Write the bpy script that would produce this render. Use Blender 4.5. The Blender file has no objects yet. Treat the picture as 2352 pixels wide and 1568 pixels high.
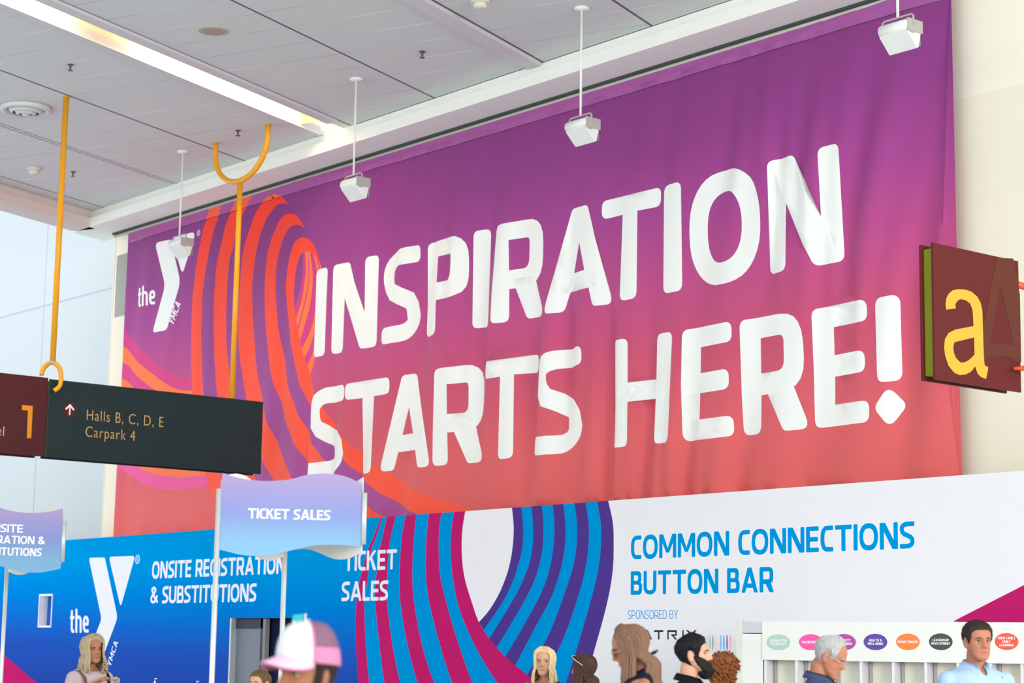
import bpy, bmesh, math, random
import numpy as np
from mathutils import Vector, Matrix, geometry
scene = bpy.context.scene
COL = scene.collection

# ------------------------------------------------------------------ camera
# world: X runs along the banner wall (to the right), Y towards that wall, Z up; the camera stands at the origin
FPX, PITCH, ROLL, AW, AB = 4634.9, 0.154805, 0.015894, 0.687722, 0.502442
EYE = np.array([0, 0, 1.6])
_c, _s = math.cos(ROLL), math.sin(ROLL)
_r0 = np.array([1, 0, 0.]); _u0 = np.array([0, -math.sin(PITCH), math.cos(PITCH)]); _f0 = np.array([0, math.cos(PITCH), math.sin(PITCH)])
_AX = np.array([math.sin(AW), -math.cos(AW), 0]); _AY = np.array([math.cos(AW), math.sin(AW), 0])
def _w(v): return np.array([v @ _AX, v @ _AY, v[2]])
RIGHT, UPV, FWD = _w(_c*_r0+_s*_u0), _w(-_s*_r0+_c*_u0), _w(_f0)
HR = RIGHT.copy(); HR[2] = 0; HR /= np.linalg.norm(HR)
def ray(x, y): return (x-1176)/FPX*RIGHT-(y-784)/FPX*UPV+FWD
def on_y(x, y, Y): d = ray(x, y); return EYE+d*(Y/d[1])
def on_z(x, y, z): d = ray(x, y); return EYE+d*((z-1.6)/d[2])
def on_x(x, y, X): d = ray(x, y); return EYE+d*(X/d[0])
def at_d(x, y, dep): return EYE+ray(x, y)*dep
def proj(p):
    v = np.array(p)-EYE; z = v @ FWD
    return 1176+FPX*(v @ RIGHT)/z, 784-FPX*(v @ UPV)/z
def horizon(x): return 784+(784*0)+FPX*math.tan(PITCH)+math.tan(ROLL)*(x-1176)

cam = bpy.data.cameras.new('camera'); camo = bpy.data.objects.new('camera', cam); COL.objects.link(camo)
cam.sensor_width = 36; cam.lens = 36*FPX/2352; cam.clip_end = 300
M = Matrix(((RIGHT[0], UPV[0], -FWD[0], 0), (RIGHT[1], UPV[1], -FWD[1], 0), (RIGHT[2], UPV[2], -FWD[2], 1.6), (0, 0, 0, 1)))
camo.matrix_world = M
cam.dof.use_dof = True; cam.dof.focus_distance = 21; cam.dof.aperture_fstop = 3.2
scene.camera = camo

# ------------------------------------------------------------------ world, lights, exposure
scene.view_settings.view_transform = 'Standard'; scene.view_settings.look = 'None'
scene.view_settings.gamma = 1; scene.view_settings.use_curve_mapping = False
scene.view_settings.exposure = 0.25
world = bpy.data.worlds.new('daylight'); scene.world = world; world.use_nodes = True
bg = world.node_tree.nodes['Background']; bg.inputs['Color'].default_value = (0.95, 0.98, 1.0, 1); bg.inputs['Strength'].default_value = 1.4
def area(name, loc, target, sx, sy, energy, col=(1, 1, 1)):
    l = bpy.data.lights.new(name, 'AREA'); l.shape = 'RECTANGLE'; l.size = sx; l.size_y = sy; l.energy = energy; l.color = col
    o = bpy.data.objects.new(name, l); COL.objects.link(o); o.location = loc
    d = Vector(target)-Vector(loc); o.rotation_euler = d.to_track_quat('-Z', 'Y').to_euler(); return o
area('added_fill_front', (-4, -21, 6.0), (-19, 18, 5.5), 26, 7, 1500, (1, .99, .97))  # large soft fill light added out of view behind the camera
area('added_fill_side', (14, 6, 5.5), (-14, 18, 5.0), 10, 6, 3600, (1, .97, .93))  # unseen fill light added at the right to model the banner folds

# ------------------------------------------------------------------ helpers
def lin(c):
    return tuple(((v/255)/12.92 if v/255 <= .04045 else (((v/255)+.055)/1.055)**2.4) for v in c)+(1,)
MATS = {}
def mat(name, rgb, rough=.6, metal=0, noise=.03, scale=6, bump=0, emit=None, stretch=None, sheen=0):
    if name in MATS: return MATS[name]
    m = bpy.data.materials.new(name); m.use_nodes = True; nt = m.node_tree; b = nt.nodes['Principled BSDF']
    b.inputs['Roughness'].default_value = rough; b.inputs['Metallic'].default_value = metal; b.inputs['Specular IOR Level'].default_value = (0 if name.startswith('partition') else .15) if rough >= .5 else .4
    tc = nt.nodes.new('ShaderNodeTexCoord'); mp = nt.nodes.new('ShaderNodeMapping'); nz = nt.nodes.new('ShaderNodeTexNoise')
    nz.inputs['Scale'].default_value = scale; nz.inputs['Detail'].default_value = 4
    if stretch: mp.inputs['Scale'].default_value = stretch
    nt.links.new(tc.outputs['Object'], mp.inputs[0]); nt.links.new(mp.outputs[0], nz.inputs[0])
    mx = nt.nodes.new('ShaderNodeMix'); mx.data_type = 'RGBA'
    c = lin(rgb)
    mx.inputs['A'].default_value = tuple(max(0, v*(1-noise*3)) for v in c[:3])+(1,)
    mx.inputs['B'].default_value = tuple(min(1, v*(1+noise*3)) for v in c[:3])+(1,)
    nt.links.new(nz.outputs[0], mx.inputs['Factor']); nt.links.new(mx.outputs['Result'], b.inputs['Base Color'])
    if bump:
        bp = nt.nodes.new('ShaderNodeBump'); bp.inputs['Strength'].default_value = bump; bp.inputs['Distance'].default_value = .01
        nt.links.new(nz.outputs[0], bp.inputs['Height']); nt.links.new(bp.outputs[0], b.inputs['Normal'])
    if emit:
        b.inputs['Emission Color'].default_value = lin(rgb); b.inputs['Emission Strength'].default_value = emit
    if sheen: b.inputs['Sheen Weight'].default_value = sheen
    MATS[name] = m; return m
def gradmat(name, stops, axis='Z', lo=0, hi=1, rough=.6, kx=0, noise=.02):
    """printed colour ramp running along z (plus kx * x) in object space"""
    if name in MATS: return MATS[name]
    m = bpy.data.materials.new(name); m.use_nodes = True; nt = m.node_tree; b = nt.nodes['Principled BSDF']
    b.inputs['Roughness'].default_value = rough; b.inputs['Specular IOR Level'].default_value = 0 if name.startswith('partition') else .15
    tc = nt.nodes.new('ShaderNodeTexCoord'); sp = nt.nodes.new('ShaderNodeSeparateXYZ'); nt.links.new(tc.outputs['Object'], sp.inputs[0])
    mul = nt.nodes.new('ShaderNodeMath'); mul.operation = 'MULTIPLY_ADD'; mul.inputs[1].default_value = kx
    nt.links.new(sp.outputs['X'], mul.inputs[0]); nt.links.new(sp.outputs[axis], mul.inputs[2])
    mr = nt.nodes.new('ShaderNodeMapRange'); mr.inputs[1].default_value = lo; mr.inputs[2].default_value = hi
    nt.links.new(mul.outputs[0], mr.inputs[0])
    cr = nt.nodes.new('ShaderNodeValToRGB'); nt.links.new(mr.outputs[0], cr.inputs[0])
    els = cr.color_ramp.elements
    while len(els) < len(stops): els.new(.5)
    for e, (p, c) in zip(els, stops): e.position = p; e.color = lin(c)
    nt.links.new(cr.outputs[0], b.inputs['Base Color']); MATS[name] = m; return m
def tag(o, label=None, cat=None, group=None, kind=None):
    if label: o['label'] = label
    if cat: o['category'] = cat
    if group: o['group'] = group
    if kind: o['kind'] = kind
    return o
def empty(name, loc, rz=0, label=None, cat=None, group=None):
    o = bpy.data.objects.new(name, None); COL.objects.link(o); o.location = loc; o.rotation_euler = (0, 0, rz); o.empty_display_size = .1
    return tag(o, label, cat, group)
def link(name, me, mats, parent=None, smooth=False):
    if not isinstance(mats, (list, tuple)): mats = [mats]
    for m in mats: me.materials.append(m)
    if smooth: me.polygons.foreach_set('use_smooth', [True]*len(me.polygons))
    o = bpy.data.objects.new(name, me); COL.objects.link(o)
    if parent: o.parent = parent
    me.name = name; return o
class MB:
    """collects geometry and links it as one mesh object"""
    def __init__(s): s.bm = bmesh.new()
    def box(s, x0, y0, z0, x1, y1, z1, bev=0):
        r = bmesh.ops.create_cube(s.bm, size=1)
        for v in r['verts']:
            v.co = Vector(((x0+x1)/2+v.co.x*(x1-x0), (y0+y1)/2+v.co.y*(y1-y0), (z0+z1)/2+v.co.z*(z1-z0)))
        if bev:
            es = list({e for v in r['verts'] for e in v.link_edges})
            bmesh.ops.bevel(s.bm, geom=es, offset=bev, segments=2, affect='EDGES', profile=.5)
        return s
    def tube(s, pts, rad, n=10, cap=True):
        pts = [Vector(p) for p in pts]; N = len(pts)
        rs = rad if isinstance(rad, (list, tuple)) else [rad]*N
        rings = []; ref = None
        for i, p in enumerate(pts):
            t = (pts[min(i+1, N-1)]-pts[max(i-1, 0)]).normalized()
            if ref is None: ref = Vector((0, 0, 1)) if abs(t.z) < .9 else Vector((0, 1, 0))
            a = t.cross(ref).normalized(); b = a.cross(t).normalized(); ref = b
            rr_ = rs[i]; ra, rb = rr_ if isinstance(rr_, (list, tuple)) else (rr_, rr_)
            rings.append([s.bm.verts.new(p+a*ra*math.cos(2*math.pi*k/n)+b*rb*math.sin(2*math.pi*k/n)) for k in range(n)])
        for r0, r1 in zip(rings, rings[1:]):
            for k in range(n): s.bm.faces.new((r0[k], r0[(k+1) % n], r1[(k+1) % n], r1[k]))
        if cap: s.bm.faces.new(rings[0][::-1]); s.bm.faces.new(rings[-1])
        return s
    def ell(s, c, r, seg=16, mtx=None):
        g = bmesh.ops.create_uvsphere(s.bm, u_segments=seg, v_segments=max(6, seg//2+2), radius=1)
        for v in g['verts']:
            q = Vector((v.co.x*r[0], v.co.y*r[1], v.co.z*r[2]))
            if mtx: q = mtx @ q
            v.co = q+Vector(c)
        return s
    def lathe(s, prof, c=(0, 0, 0), n=24):
        rings = []
        for r, z in prof:
            rings.append([s.bm.verts.new((c[0]+r*math.cos(2*math.pi*k/n), c[1]+r*math.sin(2*math.pi*k/n), c[2]+z)) for k in range(n)])
        for a, b in zip(rings, rings[1:]):
            for k in range(n): s.bm.faces.new((a[k], a[(k+1) % n], b[(k+1) % n], b[k]))
        s.bm.faces.new(rings[0][::-1]); s.bm.faces.new(rings[-1]); return s
    def prism(s, pts, vec):
        """closed solid: polygon pts (3-D) swept along vec"""
        vec = Vector(vec); a = [s.bm.verts.new(Vector(p)) for p in pts]; b = [s.bm.verts.new(Vector(p)+vec) for p in pts]
        s.bm.faces.new(a); s.bm.faces.new(b[::-1]); n = len(a)
        for i in range(n): s.bm.faces.new((a[i], b[i], b[(i+1) % n], a[(i+1) % n]))
        return s
    def mesh(s):
        bmesh.ops.recalc_face_normals(s.bm, faces=s.bm.faces)
        me = bpy.data.meshes.new('m'); s.bm.to_mesh(me); s.bm.free(); return me
    def build(s, name, m, parent=None, smooth=False): return link(name, s.mesh(), m, parent, smooth)
def struct(o, kind='structure'): o['kind'] = kind; return o

# ------------------------------------------------------------------ flat artwork: outlines -> one conforming triangulation
def rounded(pts, seg=5):
    out = []; n = len(pts)
    for i in range(n):
        x, y, r = pts[i]; p = Vector((x, y)); a = Vector(pts[i-1][:2]); b = Vector(pts[(i+1) % n][:2])
        u = a-p; v = b-p; lu, lv = u.length, v.length
        if r <= 0 or lu < 1e-6 or lv < 1e-6: out.append((x, y)); continue
        u /= lu; v /= lv; ang = math.acos(max(-1, min(1, u.dot(v))))
        if ang > 3.05: out.append((x, y)); continue
        d = min(r/math.tan(ang/2), lu*.49, lv*.49)
        p0, p1 = p+u*d, p+v*d
        for k in range(seg+1):
            t = k/seg; q = p0*(1-t)**2+p*2*t*(1-t)*1.0+p1*t*t
            out.append((q.x, q.y))
    return out
def crom(pts, seg=4):
    P = [np.array(p, float) for p in pts]; out = []
    for i in range(len(P)-1):
        p0, p1, p2, p3 = P[max(i-1, 0)], P[i], P[i+1], P[min(i+2, len(P)-1)]
        for k in range(seg):
            t = k/seg; out.append(.5*((2*p1)+(-p0+p2)*t+(2*p0-5*p1+4*p2-p3)*t*t+(-p0+3*p1-3*p2+p3)*t**3))
    out.append(P[-1]); return [tuple(q) for q in out]
def stroke(path, s, h, r):
    """outline of a pen stroke: s = width of vertical runs, h = of horizontal runs"""
    L, Rr = [], []; n = len(path)
    for i, p in enumerate(path):
        a = Vector(path[max(i-1, 0)]); b = Vector(path[min(i+1, n-1)]); t = (b-a).normalized()
        w = (s*abs(t.y)**2+h*abs(t.x)**2)/2; nn = Vector((-t.y, t.x))
        L.append((p[0]+nn.x*w, p[1]+nn.y*w, 0)); Rr.append((p[0]-nn.x*w, p[1]-nn.y*w, 0))
    pts = L+Rr[::-1]
    pts[0] = pts[0][:2]+(r,); pts[n-1] = pts[n-1][:2]+(r,); pts[n] = pts[n][:2]+(r,); pts[-1] = pts[-1][:2]+(r,)
    return pts
def arc(cx, cy, rx, ry, a0, a1, n=10, e=2.4):
    out = []
    for k in range(n+1):
        a = math.radians(a0+(a1-a0)*k/n); c, s_ = math.cos(a), math.sin(a)
        out.append((cx+rx*math.copysign(abs(c)**(2/e), c), cy+ry*math.copysign(abs(s_)**(2/e), s_)))
    return out
GW = {'I': 0, 'N': .845, 'S': .68, 'P': .73, 'R': .78, 'A': .93, 'T': .81, 'O': .88, 'H': .785, 'E': .64, 'B': .72, 'C': .64, 'D': .8, 'G': .78,
      'K': .78, 'L': .6, 'M': 1.0, 'U': .8, 'V': .86, 'W': 1.2, 'X': .82, 'Y': .82, 'F': .62, '&': .86, '-': .4, '/': .45, '!': .3, ' ': .32}
def glyph(ch, W, s, h, r):
    R = lambda x0, y0, x1, y1, q=r: [(x0, y0, q), (x1, y0, q), (x1, y1, q), (x0, y1, q)]
    P = []
    if ch == 'I': P = [R(0, 0, W, 1)]
    elif ch == 'N': P = [R(0, 0, s, 1), R(W-s, 0, W, 1), [(0, 1, r), (s*1.3, 1, r), (W, 0, r), (W-s*1.3, 0, r)]]
    elif ch == 'M': P = [R(0, 0, s, 1), R(W-s, 0, W, 1), [(0, 1, r), (s*1.2, 1, r), (W/2+s*.45, .22, r), (W/2-s*.45, .22, r)], [(W, 1, r), (W-s*1.2, 1, r), (W/2-s*.45, .22, r), (W/2+s*.45, .22, r)]]
    elif ch == 'A': P = [[(0, 0, r), (s*1.05, 0, r), (W/2+s*.55, 1, r), (W/2-s*.55, 1, r)], [(W, 0, r), (W-s*1.05, 0, r), (W/2-s*.55, 1, r), (W/2+s*.55, 1, r)], R(W*.2, .19, W*.8, .19+h, 0)]
    elif ch == 'V': P = [[(0, 1, r), (s*1.05, 1, r), (W/2+s*.55, 0, r), (W/2-s*.55, 0, r)], [(W, 1, r), (W-s*1.05, 1, r), (W/2-s*.55, 0, r), (W/2+s*.55, 0, r)]]
    elif ch == 'W':
        for k in (0, 1):
            a, b = k*(W/2-.03), k*(W/2-.03)+W/2+.03; c = (a+b)/2; P += [[(a, 1, r), (a+s, 1, r), (c+s*.5, 0, r), (c-s*.5, 0, r)], [(b, 1, r), (b-s, 1, r), (c-s*.5, 0, r), (c+s*.5, 0, r)]]
    elif ch == 'T': P = [R(0, 1-h, W, 1), R(W/2-s/2, 0, W/2+s/2, 1-h*.3)]
    elif ch == 'E': P = [R(0, 0, s, 1), R(0, 1-h, W, 1), R(0, 0, W, h), R(0, .5-h/2, W*.94, .5+h/2)]
    elif ch == 'F': P = [R(0, 0, s, 1), R(0, 1-h, W, 1), R(0, .46-h/2, W*.9, .46+h/2)]
    elif ch == 'L': P = [R(0, 0, s, 1), R(0, 0, W, h)]
    elif ch == 'H': P = [R(0, 0, s, 1), R(W-s, 0, W, 1), R(s/2, .5-h/2, W-s/2, .5+h/2, 0)]
    elif ch in 'PR':
        y0 = .36 if ch == 'P' else .33
        P = [R(0, 0, s, 1), [(0, y0, 0), (W*.97, y0, .27), (W*.97, 1, .27), (0, 1, r)], ('hole', [(s, y0+h*1.05, 0), (W*.97-s, y0+h*1.05, .09), (W*.97-s, 1-h, .06), (s, 1-h, 0)])]
        if ch == 'R': P += [[(W*.56-s*.78, .42, 0), (W*.56+s*.78, .42, 0), (W*1.02, 0, r), (W*1.02-s*1.22, 0, r)]]
    elif ch == 'D': P = [[(0, 0, r), (W, 0, .38), (W, 1, .38), (0, 1, r)], ('hole', [(s, h, 0), (W-s, h, .2), (W-s, 1-h, .2), (s, 1-h, 0)])]
    elif ch == 'B': P = [[(0, 0, r), (W, 0, .22), (W, .54, .2), (0, .54, 0)], [(0, .46, 0), (W*.93, .46, .2), (W*.93, 1, .22), (0, 1, r)],
                         ('hole', [(s, h, 0), (W-s, h, .09), (W-s, .5-h*.4, .09), (s, .5-h*.4, 0)]), ('hole', [(s, .5+h*.55, 0), (W*.93-s, .5+h*.55, .08), (W*.93-s, 1-h, .08), (s, 1-h, 0)])]
    elif ch == 'O':
        P = [[p+(0,) for p in arc(W/2, .5, W/2, .515, 0, 351, 39)], ('hole', [p+(0,) for p in arc(W/2, .5, W/2-s*.95, .515-h*1.1, 0, 351, 39)])]
    elif ch in 'CG':
        path = [(W-s*.05, 1-h/2), (W*.62, 1-h/2)]+arc(W*.55, .5, W*.55-s/2, .5-h/2, 97, 263, 16, 2.6)+[(W*.62, h/2), (W-s*.05, h/2)]
        P = [stroke(path, s, h, r)]
        if ch == 'G': P += [R(W-s, 0, W, .52), R(W*.5, .52-h, W, .52)]
    elif ch == 'U': P = [stroke([(s/2, 1), (s/2, .4)]+arc(W/2, .36, W/2-s/2, .36-h/2, 180, 360, 14, 2.5)+[(W-s/2, .4), (W-s/2, 1)], s, h, r)]
    elif ch == 'S':
        c = s/2
        path = [(W, 1-h/2), (W*.66, 1-h/2-.002)]+arc(W*.6, .73, W*.6-c, .27-h/2, 100, 188, 8, 2.3)+[(c*1.25, .62), (W*.30, .545), (W*.5, .49), (W*.72, .425), (W-c*1.2, .35)]+arc(W*.42, .27, W*.58-c, .27-h/2, -8, -88, 8, 2.3)+[(W*.3, h/2), (0, h/2)]
        P = [stroke(path, s, h, r)]
    elif ch == 'K': P = [R(0, 0, s, 1), [(s*.6, .36, 0), (s*.9, .62, 0), (W-s*1.25, 1, r), (W*.99, 1, r)], [(W*.32, .6, 0), (W*.5, .72, 0), (W*1.02, 0, r), (W-s*1.25, 0, r)]]
    elif ch == 'X': P = [[(0, 0, r), (s*1.15, 0, r), (W, 1, r), (W-s*1.15, 1, r)], [(W, 0, r), (W-s*1.15, 0, r), (0, 1, r), (s*1.15, 1, r)]]
    elif ch == 'Y': P = [R(W/2-s/2, 0, W/2+s/2, .5), [(0, 1, r), (s*1.15, 1, r), (W/2+s*.5, .4, 0), (W/2-s*.5, .4, 0)], [(W, 1, r), (W-s*1.15, 1, r), (W/2-s*.5, .4, 0), (W/2+s*.5, .4, 0)]]
    elif ch == '/': P = [[(0, -.05, r), (s, -.05, r), (W, 1.05, r), (W-s, 1.05, r)]]
    elif ch == '-': P = [R(0, .36, W, .36+h)]
    elif ch == '&':
        path = [(W, s*.35), (W*.6, .33), (W*.3, .66)]+arc(W*.42, .79, W*.22, .21-h/2, 190, -30, 12, 2.1)+[(W*.45, .58), (W*.22, .45)]+arc(W*.40, .27, W*.40-s/2, .27-h/2, 140, 290, 10, 2.1)+[(W*.72, .2), (W*.9, .48)]
        P = [stroke(crom(path, 3), s*.92, h*.92, r*.6)]
    elif ch == '!': P = [[(W*.5-s*.56, 1, r), (W*.5+s*.56, 1, r), (W*.5+s*.48, .31, r), (W*.5-s*.48, .31, r)], [(W*.5, .27, .07), (W*1.0, .11, .06), (W*.5, -.06, .07), (0, .11, .06)]]
    elif ch == 't': P = [stroke([(s*.75, 1.0), (s*.75, .3)]+arc(s*1.35, .26, s*.6, .26-h/2, 180, 268, 6)+[(W, h/2)], s, h, r), R(-s*.1, .74-h, W, .74, r*.6)]
    elif ch == 'h': P = [R(0, 0, s, 1.06), stroke([(s/2, .5)]+arc(W/2, .48, W/2-s/2, .26-h/2+.02, 170, 0, 10)+[(W-s/2, .4), (W-s/2, 0)], s, h, r)]
    elif ch == 'e': P = [stroke([(s*.8, .37), (W-s/2, .37)]+arc(W/2, .37, W/2-s/2, .37-h/2, 15, 275, 22)+[(W*.95, h/2)], s, h, r*.5), R(s*.5, .37-h/2, W-s*.4, .37+h/2, 0)]
    return P
def text(string, x0, x1, base, cap, s=.17, h=.15, gap=.085, r=.045, widths=None):
    """outlines of a line of capitals fitted between x0 and x1 (metres); -> [(points, is_hole)]"""
    w = [s if c == 'I' else (GW.get(c, .6)) for c in string]
    flex = sum(v for c, v in zip(string, w) if c != 'I'); fix = sum(v for c, v in zip(string, w) if c == 'I')+gap*(len(string)-1)
    k = ((x1-x0)/cap-fix)/flex; out = []; x = 0
    for c, v in zip(string, w):
        W = v if c == 'I' else v*k
        for p in glyph(c, W, s, h, r):
            hole = isinstance(p, tuple); q = p[1] if hole else p
            out.append((rounded([(x0+(x+a)*cap, base+b*cap, rr_*cap) for a, b, rr_ in q]), hole))
        x += W+gap
    return out
def letter(c, x0, x1, base, cap, s, h, r):
    out = []
    for p in glyph(c, (x1-x0)/cap, s, h, r):
        hole = isinstance(p, tuple); q = p[1] if hole else p
        out.append((rounded([(x0+a*cap, base+b*cap, rr_*cap) for a, b, rr_ in q]), hole))
    return out
def winding(poly, P):
    x, y = P[:, 0], P[:, 1]; wn = np.zeros(len(P), int); n = len(poly)
    for i in range(n):
        x0, y0 = poly[i]; x1, y1 = poly[(i+1) % n]; il = (x1-x0)*(y-y0)-(x-x0)*(y1-y0)
        wn += ((y0 <= y) & (y1 > y) & (il > 0)).astype(int)-((y0 > y) & (y1 <= y) & (il < 0)).astype(int)
    return wn != 0
def sheet(layers, domain, grid=None, eps=1e-4):
    """layers: [(points, label)]; label None cuts back to what lay below the lettering. -> verts, tris, labels (list per tri)"""
    V, E = [], []
    def addp(poly):
        b = len(V); n = len(poly)
        for q in poly: V.append((float(q[0]), float(q[1])))
        for i in range(n): E.append((b+i, b+(i+1) % n))
    addp(domain)
    for poly, lab in layers: addp(poly)
    if grid is not None:
        for q in grid: V.append((float(q[0]), float(q[1])))
    res = geometry.delaunay_2d_cdt([Vector(v) for v in V], E, [], 0, eps)
    ov = np.array([tuple(v) for v in res[0]]); tr = np.array([tuple(f) for f in res[2]])
    C = ov[tr].mean(axis=1)
    keep = winding(domain, C); tr = tr[keep]; C = C[keep]
    art = np.full(len(tr), -1); top = np.full(len(tr), -1)
    for i, (poly, lab) in enumerate(layers):
        a = np.array(poly); lo, hi = a.min(0), a.max(0)
        idx = np.where((C[:, 0] >= lo[0]) & (C[:, 0] <= hi[0]) & (C[:, 1] >= lo[1]) & (C[:, 1] <= hi[1]))[0]
        if not len(idx): continue
        ins = idx[winding(poly, C[idx])]
        if lab is None: top[ins] = -1
        elif lab[0] == '^': top[ins] = i
        else: art[ins] = i
    lab = [(layers[t][1] if t >= 0 else (layers[a][1] if a >= 0 else '')) for t, a in zip(top, art)]
    return ov, tr, lab
def submesh(ov, tr, sel, place):
    used = {}; vs = []; fs = []
    for t in sel:
        f = []
        for i in tr[t]:
            if i not in used: used[i] = len(vs); vs.append(place(ov[i][0], ov[i][1]))
            f.append(used[i])
        fs.append(f)
    me = bpy.data.meshes.new('m'); me.from_pydata(vs, [], fs); me.update(); return me
def flat_print(name, polys, place, m, parent, label=None):
    """lettering or a mark as one flat mesh; polys [(pts, hole)]"""
    allp = np.array([q for p, _ in polys for q in p]); lo, hi = allp.min(0)-.01, allp.max(0)+.01
    dom = [(lo[0], lo[1]), (hi[0], lo[1]), (hi[0], hi[1]), (lo[0], hi[1])]
    ov, tr, lab = sheet([(p, None if hl else '^a') for p, hl in polys], dom, eps=1e-5)
    me = submesh(ov, tr, [i for i, l in enumerate(lab) if l], place)
    o = link(name, me, m, parent); tag(o, label); return o
# ------------------------------------------------------------------ the hall
Bv = np.array([-0.371511, 0.928428, 0]); Sv = np.array([-0.928428, -0.371511, 0])    # the ceiling's own grid, turned 22 degrees to the wall
ZC, ZS, YW, YB, YP = 10.0, 9.66, 18.78, 17.9, 18.0      # ceiling, soffit, back wall, beam face, partition face
def sb(s, b, z): q = Sv*s+Bv*b; return (q[0], q[1], z)
def b_at_y(s, y): return (y-Sv[1]*s)/Bv[1]

m_wall = mat('cream_painted_plaster', (249, 243, 226), .8, noise=.012, scale=.5)
m_wall2 = mat('cream_plaster_lower_course', (241, 234, 215), .8, noise=.012, scale=.5)
m_leftwall = mat('pale_blue_white_wall', (200, 209, 214), .75, noise=.01, scale=.3)
m_beam = mat('beam_paint', (250, 251, 244), .7, noise=.008)
m_line = mat('dark_joint', (70, 66, 66), .8)
m_grey = mat('grey_louvre', (168, 168, 162), .7)
m_white = mat('white_enamel', (232, 231, 226), .45, noise=.01)
m_floor = mat('polished_concrete', (204, 212, 214), .6, noise=.04, scale=2)

def ceiling_material():
    m = bpy.data.materials.new('ceiling_tiles'); m.use_nodes = True; nt = m.node_tree; b = nt.nodes['Principled BSDF']
    b.inputs['Roughness'].default_value = .75
    tc = nt.nodes.new('ShaderNodeTexCoord'); sp = nt.nodes.new('ShaderNodeSeparateXYZ'); nt.links.new(tc.outputs['Object'], sp.inputs[0])
    def math_(op, a, bb=None, c=None):
        n = nt.nodes.new('ShaderNodeMath'); n.operation = op
        for i, v in enumerate((a, bb, c)):
            if v is None: continue
            if hasattr(v, 'is_linked'): nt.links.new(v, n.inputs[i])
            else: n.inputs[i].default_value = v
        return n.outputs[0]
    x, y = sp.outputs['X'], sp.outputs['Y']
    dark = None
    for s_, w in ((8.75, .02), (11.0, .022), (13.10, .02), (13.42, .012), (15.47, .02), (17.52, .02), (18.42, .010), (20.49, .022), (22.62, .014), (22.72, .014), (25.2, .018), (6.5, .02), (4.2, .02), (2, .02)):
        d = math_('LESS_THAN', math_('ABSOLUTE', math_('ADD', x, s_)), w)
        dark = d if dark is None else math_('MAXIMUM', dark, d)
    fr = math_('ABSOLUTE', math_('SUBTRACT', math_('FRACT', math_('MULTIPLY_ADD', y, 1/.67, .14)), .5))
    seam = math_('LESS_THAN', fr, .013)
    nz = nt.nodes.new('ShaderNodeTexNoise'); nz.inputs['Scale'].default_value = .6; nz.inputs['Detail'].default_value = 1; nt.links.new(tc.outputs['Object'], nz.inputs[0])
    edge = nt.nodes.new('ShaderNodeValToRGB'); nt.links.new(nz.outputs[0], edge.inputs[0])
    edge.color_ramp.elements[0].position = .42; edge.color_ramp.elements[0].color = lin((186, 186, 188)); edge.color_ramp.elements[1].position = .66; edge.color_ramp.elements[1].color = lin((255, 255, 255))  # patchy pale seam colour, painting in the lit gaps and highlights
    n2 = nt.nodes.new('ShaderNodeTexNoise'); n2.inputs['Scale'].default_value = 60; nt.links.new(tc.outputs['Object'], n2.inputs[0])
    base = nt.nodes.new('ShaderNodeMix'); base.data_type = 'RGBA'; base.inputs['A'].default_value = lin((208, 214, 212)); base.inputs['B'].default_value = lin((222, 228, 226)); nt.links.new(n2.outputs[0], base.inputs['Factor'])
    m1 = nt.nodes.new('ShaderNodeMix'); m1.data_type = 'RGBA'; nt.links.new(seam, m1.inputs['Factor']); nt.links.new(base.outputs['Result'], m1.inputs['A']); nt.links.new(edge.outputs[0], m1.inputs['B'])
    m2 = nt.nodes.new('ShaderNodeMix'); m2.data_type = 'RGBA'; nt.links.new(dark, m2.inputs['Factor']); nt.links.new(m1.outputs['Result'], m2.inputs['A']); m2.inputs['B'].default_value = lin((104, 98, 102))
    nt.links.new(m2.outputs['Result'], b.inputs['Base Color']); return m
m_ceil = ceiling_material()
# local frame of the ceiling: x = -s, y = b
cf = Matrix(((-Sv[0], Bv[0], 0, 0), (-Sv[1], Bv[1], 0, 0), (0, 0, 1, 0), (0, 0, 0, 1)))
SLOT0, SLOT1, BEND = 17.72, 18.25, 26.05
cb = MB()
for s0, s1 in ((-14, SLOT0), (SLOT1, 25.62)):
    q = [(s0, -16), (s1, -16), (s1, b_at_y(s1, YB+.3)), (s0, b_at_y(s0, YB+.3))]
    cb.prism([(-s, b, ZC) for s, b in q], (0, 0, .06))
q = [(SLOT0, BEND), (SLOT1, BEND), (SLOT1, b_at_y(SLOT1, YB+.3)), (SLOT0, b_at_y(SLOT0, YB+.3))]
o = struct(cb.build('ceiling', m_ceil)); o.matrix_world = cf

def sbbox(name, s0, s1, b0, b1, z0, z1, m, kind=True):
    mb = MB(); mb.box(-s1, b0, z0, -s0, b1, z1); o = mb.build(name, m); o.matrix_world = cf
    if kind: struct(o)
    return o
m_trim = mat('trim_lavender_white', (216, 214, 218), .6, noise=.01)
sbbox('trim_1', 13.13, 13.40, 4, 24.7, 9.95, 10.0-.002, m_trim)
sbbox('trim_2', 17.52, 17.72, 4, 26.0, 9.955, 10.12, m_trim)
sbbox('trim_3', 18.25, 18.42, 4, 26.6, 9.975, 10.12, m_trim)

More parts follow.
